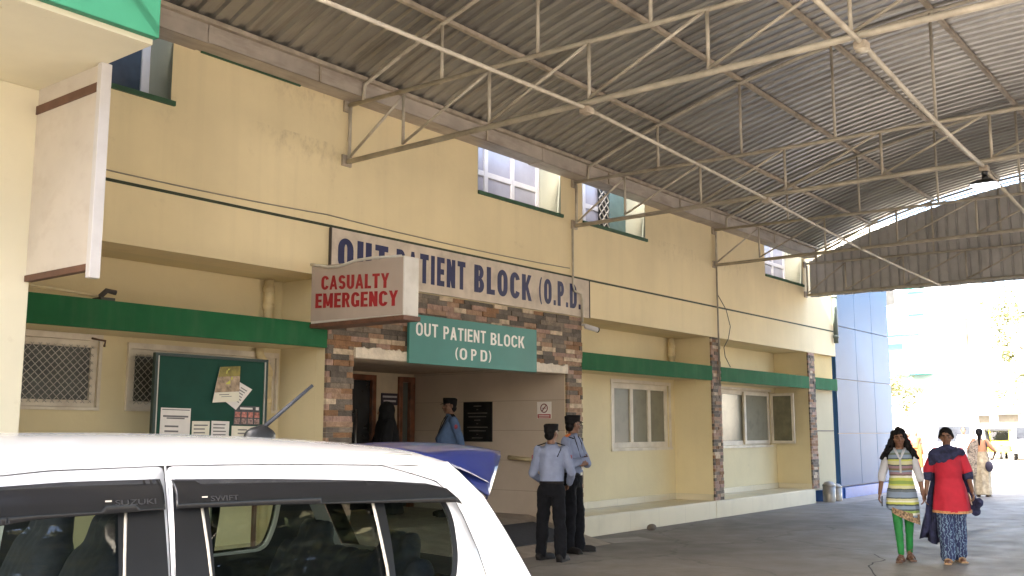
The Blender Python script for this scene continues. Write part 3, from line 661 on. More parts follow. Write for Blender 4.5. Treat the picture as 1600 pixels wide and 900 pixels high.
# lightbox
S = thing('emergency_lightbox', 'projecting box sign lettered CASUALTY EMERGENCY in red beside the entrance', 'sign', (7.3,7.8,3.0))
MB().box(7.205,7.425,7.065,8.49,2.735,3.35).build('box', M['lbside'], S, bevel=.01)
MB().add([(7.2,7.075,2.745),(7.2,8.485,2.765),(7.2,8.485,3.38),(7.2,7.85,3.355),(7.2,7.075,3.335)], [(0,4,3,2,1)]).build('face', M['lbface'], S)
MB().box(7.19,7.44,7.05,8.49,2.69,2.735).build('base_frame', M['brown'], S)
for s, y0, y1, z0, z1, sl_ in (('CASUALTY',8.32,7.27,3.10,3.255,.065),('EMERGENCY',8.41,7.14,2.905,3.065,.055)):
    letters(s, 0, y0-y1, z0, z1, lambda u, v, d, y0=y0, sl_=sl_: (7.2-d, y0-u, v-sl_*u), M['red'], S, gap=.09, tx=.25, ty=.18)
pts = [(7.2,8.5,3.40),(7.19,8.35,3.375),(7.19,8.2,3.34),(7.19,8.0,3.335),(7.2,7.8,3.37),(7.25,7.6,3.385),(7.3,7.2,3.37)]
MB().tube(pts, .016, 8).build('cable', M['lbside'], S)
# plaque + no smoking sign + handrail + door notice (on the entrance side wall)
S = thing('black_plaque', 'black stone plaque with faint lettering on the tiled entrance wall', 'plaque', (12.1,10.2,1.7))
MB().box(12.085,12.105,9.9,10.49,1.40,2.02).build('slab', M['black'], S, bevel=.004)
m = MB(); z = 1.96
for wd in (.16,.03,.4,.36,.12,.03,.42,.34,.03,.22):
    m.box(12.0835,12.085,10.195-wd/2,10.195+wd/2,z-.012,z); z -= .055
m.build('inscription', mat('worn_inscription', (.16,.15,.13), .6), S)
S = thing('no_smoking_sign', 'small white and red no smoking notice on the tiled entrance wall', 'sign', (12.1,8.9,1.88))
MB().box(12.098,12.105,8.77,9.03,1.75,2.0).build('plate', M['paper'], S)
m = MB(); m.box(12.0955,12.098,8.78,9.02,1.755,1.815); m.build('red_band', M['red'], S)
m = MB(); n = 28
ring = [(12.0965,8.9+.062*math.cos(2*math.pi*k/n),1.905+.062*math.sin(2*math.pi*k/n)) for k in range(n+1)]
m.tube(ring, .008, 6, caps=False); m.tube([(12.0965,8.86,1.95),(12.0965,8.94,1.86)], .007, 6); m.tube([(12.0965,8.86,1.905),(12.0965,8.94,1.905)], .005, 6); m.build('symbol', mat('dark_red_symbol', (.16,.03,.03), .6), S)
m = MB(); m.box(12.0945,12.0955,8.80,9.0,1.79,1.80); m.box(12.0945,12.0955,8.80,9.0,1.768,1.778); m.build('lettering', M['paper'], S)
S = thing('handrail', 'short pale handrail stub on the tiled entrance wall', 'handrail', (12.0,9.3,1.15))
MB().tube([(12.0,9.5,1.17),(12.0,8.7,1.12)], .03, 12).build('rail', M['pipe'], S)
MB().tube([(12.0,9.4,1.165),(12.105,9.4,1.165)], .015, 8).build('bracket', M['brown'], S); MB().tube([(12.0,8.9,1.13),(12.105,8.9,1.13)], .015, 8).build('bracket', M['brown'], S)
S = thing('door_notice', 'dark notice with two white lines on the pillar between the doors', 'sign', (11.52,11.58,2.12))
MB().box(11.34,11.70,11.575,11.598,1.98,2.17).build('plate', mat('dark_purple_plate', (.02,.014,.03), .5), S)
MB().box(11.36,11.68,11.573,11.575,2.10,2.13).box(11.38,11.66,11.573,11.575,2.03,2.06).build('lettering', mat('dim_white_print', (.5,.48,.5), .6), S)
# door mat on the ramp
def rz_(y): return .33*(y-7.75)/1.45
m = MB(); c = [(10.15,8.72),(10.45,8.95),(11.6,8.55),(11.2,8.12)]
c = [(10.35,8.85),(11.75,8.85),(11.75,8.1),(10.35,8.1)]
m.add([(x, y, rz_(y)+.008) for x, y in c]+[(x, y, rz_(y)+.022) for x, y in c], [(4,5,6,7),(0,1,5,4),(1,2,6,5),(2,3,7,6),(3,0,4,7)])
tag(m.build('door_mat', M['rubber']), 'black rubber mat lying on the entrance ramp', 'mat')
# notice board
NY = 8.82
S = thing('notice_board', 'green framed notice board pinned with papers standing before the mesh window', 'board', (6.2,NY,0))
MB().box(5.56,6.87,NY,NY+.03,1.08,2.31).build('panel', M['nboard'], S)
f = MB(); f.box(5.53,5.56,NY-.015,NY+.035,1.05,2.34); f.box(6.87,6.90,NY-.015,NY+.035,1.05,2.34); f.box(5.56,6.87,NY-.015,NY+.035,2.31,2.34); f.box(5.56,6.87,NY-.015,NY+.035,1.05,1.08)
f.build('frame', mat('dark_green_frame', (.02,.04,.035), .5), S)
for x in (5.6, 6.83): MB().box(x-.02,x+.02,NY+.036,NY+.07,.34,2.2).build('leg', M['brown'], S)
for x in (5.5605, 6.858): MB().box(x,x+.0115,NY-.016,NY-.001,1.08,2.31).build('frame_bead', M['mesh'], S)
def sheet(name, label, pts, m, lines=(), z_off=0, extra=None, curl=0):
    """pts: 4 corners TL TR BR BL as (x,z)"""
    o = thing(name, label, 'paper' if name != 'poster' else 'poster', (pts[3][0], NY, pts[3][1]))
    y = NY-.004-z_off; mb = MB(); n = 10
    vs = []; fs = []
    TL, TR, BR, BL = [Vector((p[0], p[1])) for p in pts]
    for i in range(n+1):
        for j in range(n+1):
            a = TL.lerp(TR, i/n); c_ = BL.lerp(BR, i/n); q = a.lerp(c_, j/n)
            d = curl*(abs(j/n-.4)**2*.6+((i/n-.5)**2)*.4+.02*math.sin(i*1.7+j))
            vs.append((q.x, y-d-.001, q.y))
    for i in range(n):
        for j in range(n): k = i*(n+1)+j; fs.append((k, k+1, k+n+2, k+n+1))
    mb.add(vs, fs, 0, True); mb.build('sheet', m, o)
    def at(u, v): a = TL.lerp(TR, u); c_ = BL.lerp(BR, u); return a.lerp(c_, v)
    def patch(mbx, u0, u1, v0, v1, dy=.002):
        nn = 5; vs = []; fs = []
        for i in range(nn+1):
            for j in range(nn+1):
                u, v = u0+(u1-u0)*i/nn, v0+(v1-v0)*j/nn; p_ = at(u, v)
                d = curl*(abs(v-.4)**2*.6+((u-.5)**2)*.4+.02*math.sin(u*17+v*10)); vs.append((p_.x, y-d-.001-dy-curl*.04, p_.y))
        for i in range(nn):
            for j in range(nn): k = i*(nn+1)+j; fs.append((k, k+1, k+nn+2, k+nn+1))
        mbx.add(vs, fs)
    if lines:
        lb_ = MB()
        for (u0, u1, v0, v1) in lines: patch(lb_, u0, u1, v0, v1)
        lb_.build('print', M['ink'], o)
    if extra:
        for nm, mm, rects in extra:
            e = MB()
            for r_ in rects: patch(e, *r_, dy=.003)
            e.build(nm, mm, o)
    return o
def tl(n, v0=.15, v1=.9, u0=.1, u1=.9):
    out = []
    for k in range(n): v = v0+(v1-v0)*k/n; out.append((u0, u1-random.uniform(0, .25), v, v+.35*(v1-v0)/n))
    return out
sheet('paper', 'large white notice with a banner line at the lower left of the board', [(5.62,1.80),(5.96,1.795),(5.955,1.36),(5.615,1.37)], M['paper'], [(.04,.96,.03,.05),(.08,.92,.17,.21),(.2,.8,.22,.25),(.15,.8,.93,.96)]+tl(4, .4, .85, .15, .85))
sheet('paper', 'cream notice second from the left along the bottom of the board', [(5.98,1.67),(6.19,1.67),(6.185,1.38),(5.98,1.38)], M['paper2'], tl(6, .12, .9))
sheet('paper', 'white typed notice third from the left along the bottom of the board', [(6.21,1.675),(6.43,1.67),(6.425,1.37),(6.21,1.37)], M['paper'], tl(7, .1, .9))
sheet('paper', 'cream notice at the lower right of the board under the photo sheet', [(6.46,1.625),(6.77,1.62),(6.765,1.34),(6.46,1.34)], M['paper2'], tl(6, .12, .9, .25, .8))
FACE = mat('pinkish_print', (.42,.16,.13), .6, var=.5, scale=40)
rects = [(.03+.25*i, .23+.25*i, .32+.34*j, .60+.34*j) for i in range(4) for j in range(2)]
sheet('poster', 'sheet of small photographs under a dark heading on the notice board', [(6.49,1.835),(6.81,1.83),(6.815,1.63),(6.475,1.635)], mat('dark_print', (.06,.065,.07), .6, var=.3, scale=20), (), .003,
      [('photo', FACE, rects[::2]), ('photo', mat('dull_print', (.30,.2,.18), .6, var=.6, scale=50), rects[1::2]), ('heading', M['paper'], [(.2,.7,.08,.18),(.83,.95,.04,.2)])])
sheet('paper', 'white sheet pinned askew behind the curled poster', [(6.52,2.09),(6.70,2.01),(6.50,1.79),(6.34,1.89)], M['paper'], tl(6, .15, .8, .35, .9), .006)
POST = mat('olive_print', (.20,.17,.04), .6, var=.5, scale=9)
sheet('poster', 'curled poster with olive picture and white foot on the notice board', [(6.27,2.23),(6.52,2.25),(6.52,1.88),(6.19,1.86)], M['paper2'], [(.2,.6,.78,.80),(.3,.7,.84,.855)], .02,
      [('picture', POST, [(.0,1,.0,.28)]), ('picture', mat('tan_print', (.34,.25,.17), .6, var=.5, scale=14), [(.0,1,.28,.72)]), ('picture', mat('yellow_print', (.55,.52,.10), .6), [(.35,.55,.06,.2),(.42,.68,.3,.5)])], .03)

# ================================================================== LEFT PORCH AND ITS HANGING BOARD
PX = 3.5; SX, SY = 2.60, 5.98
Pp = thing('porch_building', 'ivory porch block with square column and bright green fascia at the left edge', 'building', (2.0,6.5,0))
MB().box(2.2,PX,7.27,8.2,0,4.12).build('column', M['porch'], Pp, bevel=.01)
MB().box(-6.5,-5.4,7.27,8.2,0,4.12).build('column', M['porch'], Pp, bevel=.01)
m = MB(); m.box(SX,PX,5.80,8.49,4.12,4.5); m.box(-7,SX,5.80,SY,4.12,4.5); m.box(-7,SX,8.0,8.49,4.12,4.5); m.build('soffit_beam', M['porch'], Pp)
m = MB(); m.box(-7,SX-.002,SY+.002,7.998,4.20,4.5); m.build('soffit', M['porch_in'], Pp)
m = MB(); m.box(-7,PX+.012,5.74,5.798,4.155,5.6); m.box(PX-.04,PX+.012,5.80,8.49,4.5,5.6); m.build('fascia', M['green_b'], Pp, bevel=.006)
m = MB(); m.box(-7,PX-.045,5.80,8.49,4.5,8.2); m.build('upper_wall', M['porch'], Pp)
S = thing('hanging_board', 'tall white blank board with white frame hung beside the porch column', 'signboard', (PX,6.9,3.3))
MB().box(PX-.035,PX-.02,6.40,7.26,2.70,3.92).build('panel', M['pink_w'], S)
MB().box(PX-.05,PX+.03,6.34,6.395,2.60,4.118).build('frame', M['white_c'], S, bevel=.006)
MB().box(PX-.045,PX+.01,6.40,7.26,3.92,3.985).build('rail', M['brown'], S)
MB().box(PX-.045,PX+.01,6.40,7.26,2.655,2.70).build('rail', M['brown'], S)
MB().box(PX-.03,PX-.02,6.40,7.26,3.985,4.118).build('upper_panel', M['pink_w'], S)
# ================================================================== CANOPY
CX0, CX1 = 1.6, 21.62
def arch(y): return 6.70-.033*(y-2.3)**2
YR = -3.9
CN = thing('canopy', 'arched canopy of corrugated sheet on pale steel trusses over the driveway', 'canopy', (12,2.3,0))
def roof_mat():
    m, t, b = new_mat('weathered_corrugated_sheet')
    v = coords(t)
    c = mixrgb(t, (.34, .325, .305), (.44, .425, .40), noise_t(t, v, .8, 6))
    c = mixrgb(t, c, (.10, .075, .055), mult(t, noise_t(t, coords(t, (7, .35, .35)), 1.2, 7, .7, .5, .75), .6))
    c = mixrgb(t, c, (.33, .30, .27), mult(t, noise_t(t, coords(t, (9, .8, .8)), 1.7, 5, .6, .6, .8), .35))
    t.links.new(c, b.inputs['Base Color']); b.inputs['Metallic'].default_value = .75; b.inputs['Roughness'].default_value = .33
    bump(t, b, noise_t(t, coords(t, (1.5, 3, 3)), 3, 4), .12, .03)
    return m
ROOF = roof_mat()
pitch = .19; prof = [(0,0),(.38,0),(.5,.032),(.88,.032)]
xs = []; x = CX0
while x < CX1:
    for u, h_ in prof: xs.append((x+u*pitch, h_))
    x += pitch
ys = [8.32-(8.32-YR)*k/44 for k in range(45)]
m = MB(); vs = []; fs = []
for (x, h_) in xs:
    for y in ys:
        d = .006*noise.noise((x*1.3, y*.8, 3))
        vs.append((x, y, arch(y)+.085+h_+d))
ny = len(ys)
for i in range(len(xs)-1):
    for j in range(ny-1): k = i*ny+j; fs.append((k, k+1, k+ny+1, k+ny))
m.add(vs, fs); m.build('roof_sheet', ROOF, CN)
# screw heads along purlins
PUR = [8.2,7.0,5.7,4.4,3.16,1.9,.6,-.7,-2.0,-3.3]
for y in PUR:
    q = MB(); q.box(CX0, CX1, y-.028, y+.028, arch(y)+.036, arch(y)+.083); q.build('purlin', M['steel_d'], CN)
# trusses
LZ, UZ = 4.70, 5.31
TX = [2.99, 7.67, 12.33, 17.0]
def truss(X, last=False):
    lz, uz = (4.60, 5.24) if last else (LZ, UZ)
    c = MB()
    c.tube([(X,8.46,lz-.03),(X,2.3,lz),(X,YR,lz-.03)], .030, 10); c.tube([(X,8.46,uz+.04),(X,5,uz-.02),(X,2.3,uz-.05),(X,YR,uz)], .025, 10)
    c.tube([(X,8.22,uz+.02),(X,8.2,arch(8.2)-.0)]+[(X,y,arch(y)) for y in [7.6-.55*k for k in range(20)]]+[(X,YR+.3,arch(YR+.3)),(X,YR+.2,uz)], .024, 10)
    t = c.build('truss', M['steel'], CN)
    vy = [7.57,6.33,5.09,3.83,2.57,1.31,.05,-1.2,-2.45]
    def st(a, b_, r=.02): MB().tube([a, b_], r, 8).build('strut', M['steel'], t)
    st((X,8.44,lz),(X,8.44,uz), .021)
    prev = 8.42
    for y in vy:
        st((X,y,lz+.02),(X,y,uz-.02), .018); 
        if y > 2.4 or True: st((X,prev,lz+.03),(X,y+.02,uz-.04), .0155)
        prev = y
    for y in PUR[1:9]: st((X,y,uz-.02),(X,y,arch(y)), .019)
    MB().box(X-.07,X+.07,8.47,8.499,lz-.08,lz+.05).build('wall_plate', M['steel_d'], t); MB().box(X-.06,X+.06,8.47,8.499,uz-.04,uz+.09).build('wall_plate', M['steel_d'], t)
    col = MB(); col.tube([(X,YR,0),(X,YR,uz+.1)], .075, 14); col.build('column', M['steel'], CN)
    return t
for X in TX: truss(X)
truss(21.45, True)
# gable sheet, hung inside the last truss
m = MB(); vs = []; fs = []; yy = []; y = 8.42; gp = .2
while y > YR:
    for u, h_ in ((0,0),(.7,0),(.78,.03),(.92,.03)): yy.append((y-u*gp, h_))
    y -= gp
for (y, h_) in yy:
    top = max(arch(y)-.11, 4.7)
    for z in (4.53+.006*math.sin(y*9), 5.2, top): vs.append((21.56+h_, y, z))
for i in range(len(yy)-1):
    for j in range(2): k = i*3+j; fs.append((k, k+1, k+4, k+3))
m.add(vs, fs); m.build('gable_sheet', mat('weathered_gable_sheet', (.46,.45,.44), .55, .2, var=.12, scale=2, dirt=(.2,.18,.16), dirt_amt=.3, dirt_scale=(3,3,.4)), CN)
# a second thin rail in the light gap under the roof edge
MB().tube([(21.6,y,arch(y)-.04) for y in [8.3-.6*k for k in range(20)]], .013, 6).build('edge_rail', M['steel_d'], CN)
# tie rods, sagging pipes
MB().tube([(3.4,5.3,4.63),(7.67,5.12,4.63),(12.33,5.36,4.64),(17.0,5.72,4.68),(18.6,5.68,4.62),(20.0,5.55,4.52),(20.7,5.42,4.44)], .019, 10).build('tie_pipe', M['steel'], CN)
MB().tube([(3.4,2.4,4.62),(7.67,2.49,4.63),(9.5,2.55,4.58),(11,2.6,4.58),(12.33,2.66,4.63)], .022, 10).build('tie_pipe', M['steel'], CN)
MB().tube([(12.35,2.66,4.6),(14.2,2.58,4.36),(17,2.5,4.6),(21.4,2.4,4.56)], .021, 10).build('tie_pipe', M['steel'], CN)
for (X, y, z) in ((7.67,5.12,4.62),(12.33,5.36,4.63),(7.67,2.49,4.62),(12.33,2.66,4.62)):
    MB().box(X-.06,X+.06,y-.05,y+.05,z-.045,z+.02).build('clamp', M['steel_d'], CN, bevel=.01)
MB().tube([(7.67,2.49,4.56),(7.67,2.49,4.60)], .05, 12).build('junction_box', M['steel'], CN)
# gutter in two lapped runs
GU = thing('gutter', 'grey sheet metal gutter running along the top of the cream wall under the canopy edge', 'gutter', (12,8.3,5.4))
for (x0, x1, dz) in ((3.6,5.6,.0),(5.602,11.2,.012),(11.202,16.4,.0),(16.402,21.5,.01)):
    g_ = MB(); g_.box(x0,x1,8.235,8.506,5.395+dz,5.41+dz); g_.box(x0,x1,8.232,8.247,5.395+dz,5.72); g_.build('trough', M['gutter'], GU)
    g_ = MB(); g_.box(x1-.03,x1+.02,8.222,8.231,5.40+dz,5.6); g_.build('joint', M['gutter'], GU)
for x in (4.4,7.0,9.9,12.9,15.2,19.2): MB().box(x,x+.025,8.205,8.221,5.40,5.58).build('strap', M['steel_d'], GU)
# pendant lamp
L = thing('pendant_lamp', 'black pendant lamp with white face hanging from the second truss', 'lamp', (12.33,2.66,4.38))
MB().tube([(12.33,2.66,4.60),(12.33,2.66,4.53)], .035, 12).tube([(12.33,2.66,4.54),(12.33,2.66,4.46)], [.03,.045], 12).build('stem', M['blackp'], L)
MB().add([(12.33+a*.07, 2.66+b_*.07, 4.475) for a, b_ in ((-1,-1),(1,-1),(1,1),(-1,1))]+[(12.33+a*.15, 2.66+b_*.15, 4.41) for a, b_ in ((-1,-1),(1,-1),(1,1),(-1,1))], [(0,1,2,3),(0,4,5,1),(1,5,6,2),(2,6,7,3),(3,7,4,0)]).build('shade', M['blackp'], L)
em = mat('lamp_diffuser', (.95,.95,1), .4, emit=.8)
MB().add([(12.33+a*.13, 2.66+b_*.13, 4.412) for a, b_ in ((-1,-1),(1,-1),(1,1),(-1,1))]+[(12.33+a*.13, 2.66+b_*.13, 4.392) for a, b_ in ((-1,-1),(1,-1),(1,1),(-1,1))], [(7,6,5,4),(0,4,5,1),(1,5,6,2),(2,6,7,3),(3,7,4,0)]).build('diffuser', em, L)
# bins beside the last pilaster
for x, y, s_, lab in ((22.0,8.36,1.0,'taller dull steel litter bin beside the last stone pilaster'),(22.45,8.36,.85,'shorter dull steel litter bin next to the taller one')):
    o = thing('litter_bin', lab, 'bin', (x,y,0))
    MB().lathe([(.13*s_,0),(.135*s_,.02),(.14*s_,.36*s_)], (x,y), 20).build('drum', M['tank'], o)
    MB().lathe([(.145*s_,.36*s_),(.15*s_,.37*s_),(.09*s_,.44*s_),(.02,.46*s_)], (x,y), 20).build('lid', M['tank'], o)
# loose stone
st_ = MB(); st_.ell((14.15,8.3,.045), .09,.06,.055, 9, 6); o = st_.build('loose_stone', mat('brown_stone', (.12,.1,.08), .9))
for v in o.data.vertices: v.co += Vector((noise.noise(v.co*9), noise.noise(v.co*9+Vector((5,0,0))), 0))*.03
tag(o, 'small brown stone lying at the foot of the plinth', 'stone')
# ================================================================== CAR (white hatchback, blue spoiler)
CAR = thing('hatchback_car', 'white hatchback with blue rear spoiler and smoked window visors in the foreground', 'car', (3.823,3.292,0), R(168.2))
def fside(x, z):
    if z < .95: w_ = .845-.03*((z-.65)/.35)**2
    else:
        u = (z-.95)/.5; w_ = .823-u*.155+.012*math.sin(min(u,1)*math.pi)
    if x < .7: w_ -= .11*((.7-x)/.7)**2
    if x > 3.0: w_ -= .20*((x-3.0)/.85)**2
    return w_
def inside(p, poly):
    c = False; n = len(poly); x, y = p
    for i in range(n):
        x1, y1 = poly[i]; x2, y2 = poly[(i+1) % n]
        if (y1 > y) != (y2 > y) and x < (x2-x1)*(y-y1)/(y2-y1)+x1: c = not c
    return c
def dens(poly, step=.07):
    out = []
    for i in range(len(poly)):
        a = Vector(poly[i]); b_ = Vector(poly[(i+1) % len(poly)]); n = max(1, int((b_-a).length/step))
        for k in range(n): out.append(tuple(a.lerp(b_, k/n)))
    return out
def roundp(poly, r=.04, n=4):
    out = []; m_ = len(poly)
    for i in range(m_):
        p = Vector(poly[i]); a = Vector(poly[i-1]); c = Vector(poly[(i+1) % m_])
        da, dc = (a-p), (c-p); ra = min(r, da.length*.45); rc = min(r, dc.length*.45)
        p0 = p+da.normalized()*ra; p1 = p+dc.normalized()*rc
        for k in range(n+1):
            t = k/n; out.append(tuple(p0*(1-t)**2+p*2*t*(1-t)+p1*t*t))
    return out
def cdt(poly, holes=(), step=.07):
    loops = [dens(poly, step)]+[dens(h, step) for h in holes]
    vs = []; es = []
    for L in loops:
        n0 = len(vs); vs += [Vector(p) for p in L]; es += [(n0+i, n0+(i+1) % len(L)) for i in range(len(L))]
    x0 = min(p[0] for p in poly); x1 = max(p[0] for p in poly); y0 = min(p[1] for p in poly); y1 = max(p[1] for p in poly)
    allb = list(vs); y = y0+step/2
    while y < y1:
        x = x0+step/2
        while x < x1:
            p = (x, y)
            if inside(p, loops[0]) and not any(inside(p, h) for h in loops[1:]) and min((Vector(p)-q).length for q in allb) > step*.45: vs.append(Vector(p))
            x += step
        y += step
    r = delaunay_2d_cdt(vs, es, [], 0, 1e-5)
    V, F = r[0], r[2]
    F = [f for f in F if (lambda c: inside(c, loops[0]) and not any(inside(c, h) for h in loops[1:]))((sum(V[i].x for i in f)/3, sum(V[i].y for i in f)/3))]
    return V, F
def side_panel(name, poly, m, parent, holes=(), off=0, side=1, step=.07, thick=0, fn=fside):
    V, F = cdt(poly, holes, step); mb = MB()
    o_ = off if callable(off) else (lambda x, z: off)
    mb.add([(p.x, side*(fn(p.x, p.y)+o_(p.x, p.y)), p.y) for p in V], F, 0, True)
    ob = mb.build(name, m, parent, world=False)
    me = ob.data
    bm = bmesh.new(); bm.from_mesh(me); bmesh.ops.recalc_face_normals(bm, faces=bm.faces)
    s_ = sum(f.normal.y*f.calc_area() for f in bm.faces)
    if s_*side < 0: bmesh.ops.reverse_faces(bm, faces=bm.faces)
    bm.to_mesh(me); bm.free()
    if thick:
        so2 = ob.modifiers.new('s', 'SOLIDIFY'); so2.thickness = thick; so2.offset = -1
    return ob
def zseam(x): return 1.459-.022*((x-1.8)/1.0)**2-.012*max(0, (1.0-x)/.4)**2
# outlines in side view (x forward from the rear bumper, z up)
rear_edge = [(.61,1.452),(.555,1.405),(.456,1.312),(.365,1.166),(.25,.976)]
dr_top = [(1.776,zseam(1.776)),(1.5,zseam(1.5)),(1.2,zseam(1.2)),(.93,zseam(.93)),(.79,1.405),(.69,1.375),(.625,1.318),(.59,1.24),(.54,1.10),(.51,.98)]
rear_door = dr_top+[(.52,.86),(.66,.74),(.80,.60),(.92,.36),(1.76,.34),(1.776,.95)]
front_door = [(1.788,zseam(1.788)),(1.795,.95),(1.775,.34),(2.86,.36),(2.90,.62),(2.90,.98),(2.62,1.26),(2.46,1.385),(2.34,1.436),(2.15,1.452)]
rw = roundp([(1.66,1.372),(.95,1.355),(.70,1.338),(.652,1.25),(.655,1.10),(.69,.985),(1.655,.955)], .05)
fwin = roundp([(1.935,1.374),(2.30,1.374),(2.46,1.30),(2.76,1.02),(2.70,.965),(1.95,.952)], .05)
# full side outline
arch_r = [(.72+.33*math.cos(a), .30+.33*math.sin(a)) for a in [R(180-18*k) for k in range(11)]]
arch_f = [(3.13+.33*math.cos(a), .30+.33*math.sin(a)) for a in [R(180-18*k) for k in range(11)]]
sideout = [(.61,1.452),(.555,1.405),(.456,1.312),(.365,1.166),(.25,.976),(.13,.90),(.07,.70),(.06,.45),(.14,.25),(.39,.25)]+arch_r+[(1.05,.25),(2.80,.25)]+arch_f+[(3.46,.25),(3.74,.25),(3.80,.45),(3.79,.62),(3.70,.78),(3.3,.90),(2.98,.985),(2.62,1.285),(2.47,1.40),(2.35,1.447),(2.1,zseam(2.1)+.004),(1.8,zseam(1.8)+.004),(1.5,zseam(1.5)+.004),(1.2,zseam(1.2)+.004),(.93,zseam(.93)+.004),(.79,1.441),(.7,1.447)]
sideout[-2:] = [(.79,1.437),(.70,1.445)]
def grow(poly, d):
    c = Vector((sum(p[0] for p in poly)/len(poly), sum(p[1] for p in poly)/len(poly))); out = []
    n = len(poly)
    for i in range(n):
        a, p, q = Vector(poly[i-1]), Vector(poly[i]), Vector(poly[(i+1) % n])
        t = ((p-a).normalized()+(q-p).normalized())
        nn = Vector((t.y, -t.x)).normalized()
        if not inside(tuple(p-nn*.003), poly) and inside(tuple(p+nn*.003), poly): nn = -nn
        out.append(tuple(p+nn*d))
    return out
# roof
XR = [.40,.5,.61,.75,.93,1.2,1.5,1.8,2.1,2.35]
def crown(x): return 1.572-.026*((x-1.95)/.9)**2-.012*max(0, (1.0-x)/.5)**2
def roof_edge(x):
    z = zseam(x)+.004 if x > .85 else 1.437+(.85-x)*.03
    if x < .61: z = 1.452-(.61-x)*.45
    if x > 2.1: z = zseam(2.1)+.004-(x-2.1)*.05
    return z
mb = MB(); NYR = 25; vs = []; fs = []
for x in XR:
    ze = roof_edge(x); ye = fside(x, ze); zc = crown(x)
    for k in range(NYR):
        t = -math.cos(math.pi*k/(NYR-1)); y = math.copysign(abs(t)**.9, t)
        vs.append((x, y*ye, ze+(zc-ze)*(1-abs(y)**3.6*.62-abs(y)**1.9*.38)))
for i in range(len(XR)-1):
    for k in range(NYR-1): a = i*NYR+k; fs.append((a, a+NYR, a+NYR+1, a+1))
mb.add(vs, fs, 0, True); roof = mb.build('roof', M['carw'], CAR, world=False); fix_normals(roof.data)
sb = roof.modifiers.new('sub', 'SUBSURF'); sb.levels = 1; sb.render_levels = 2
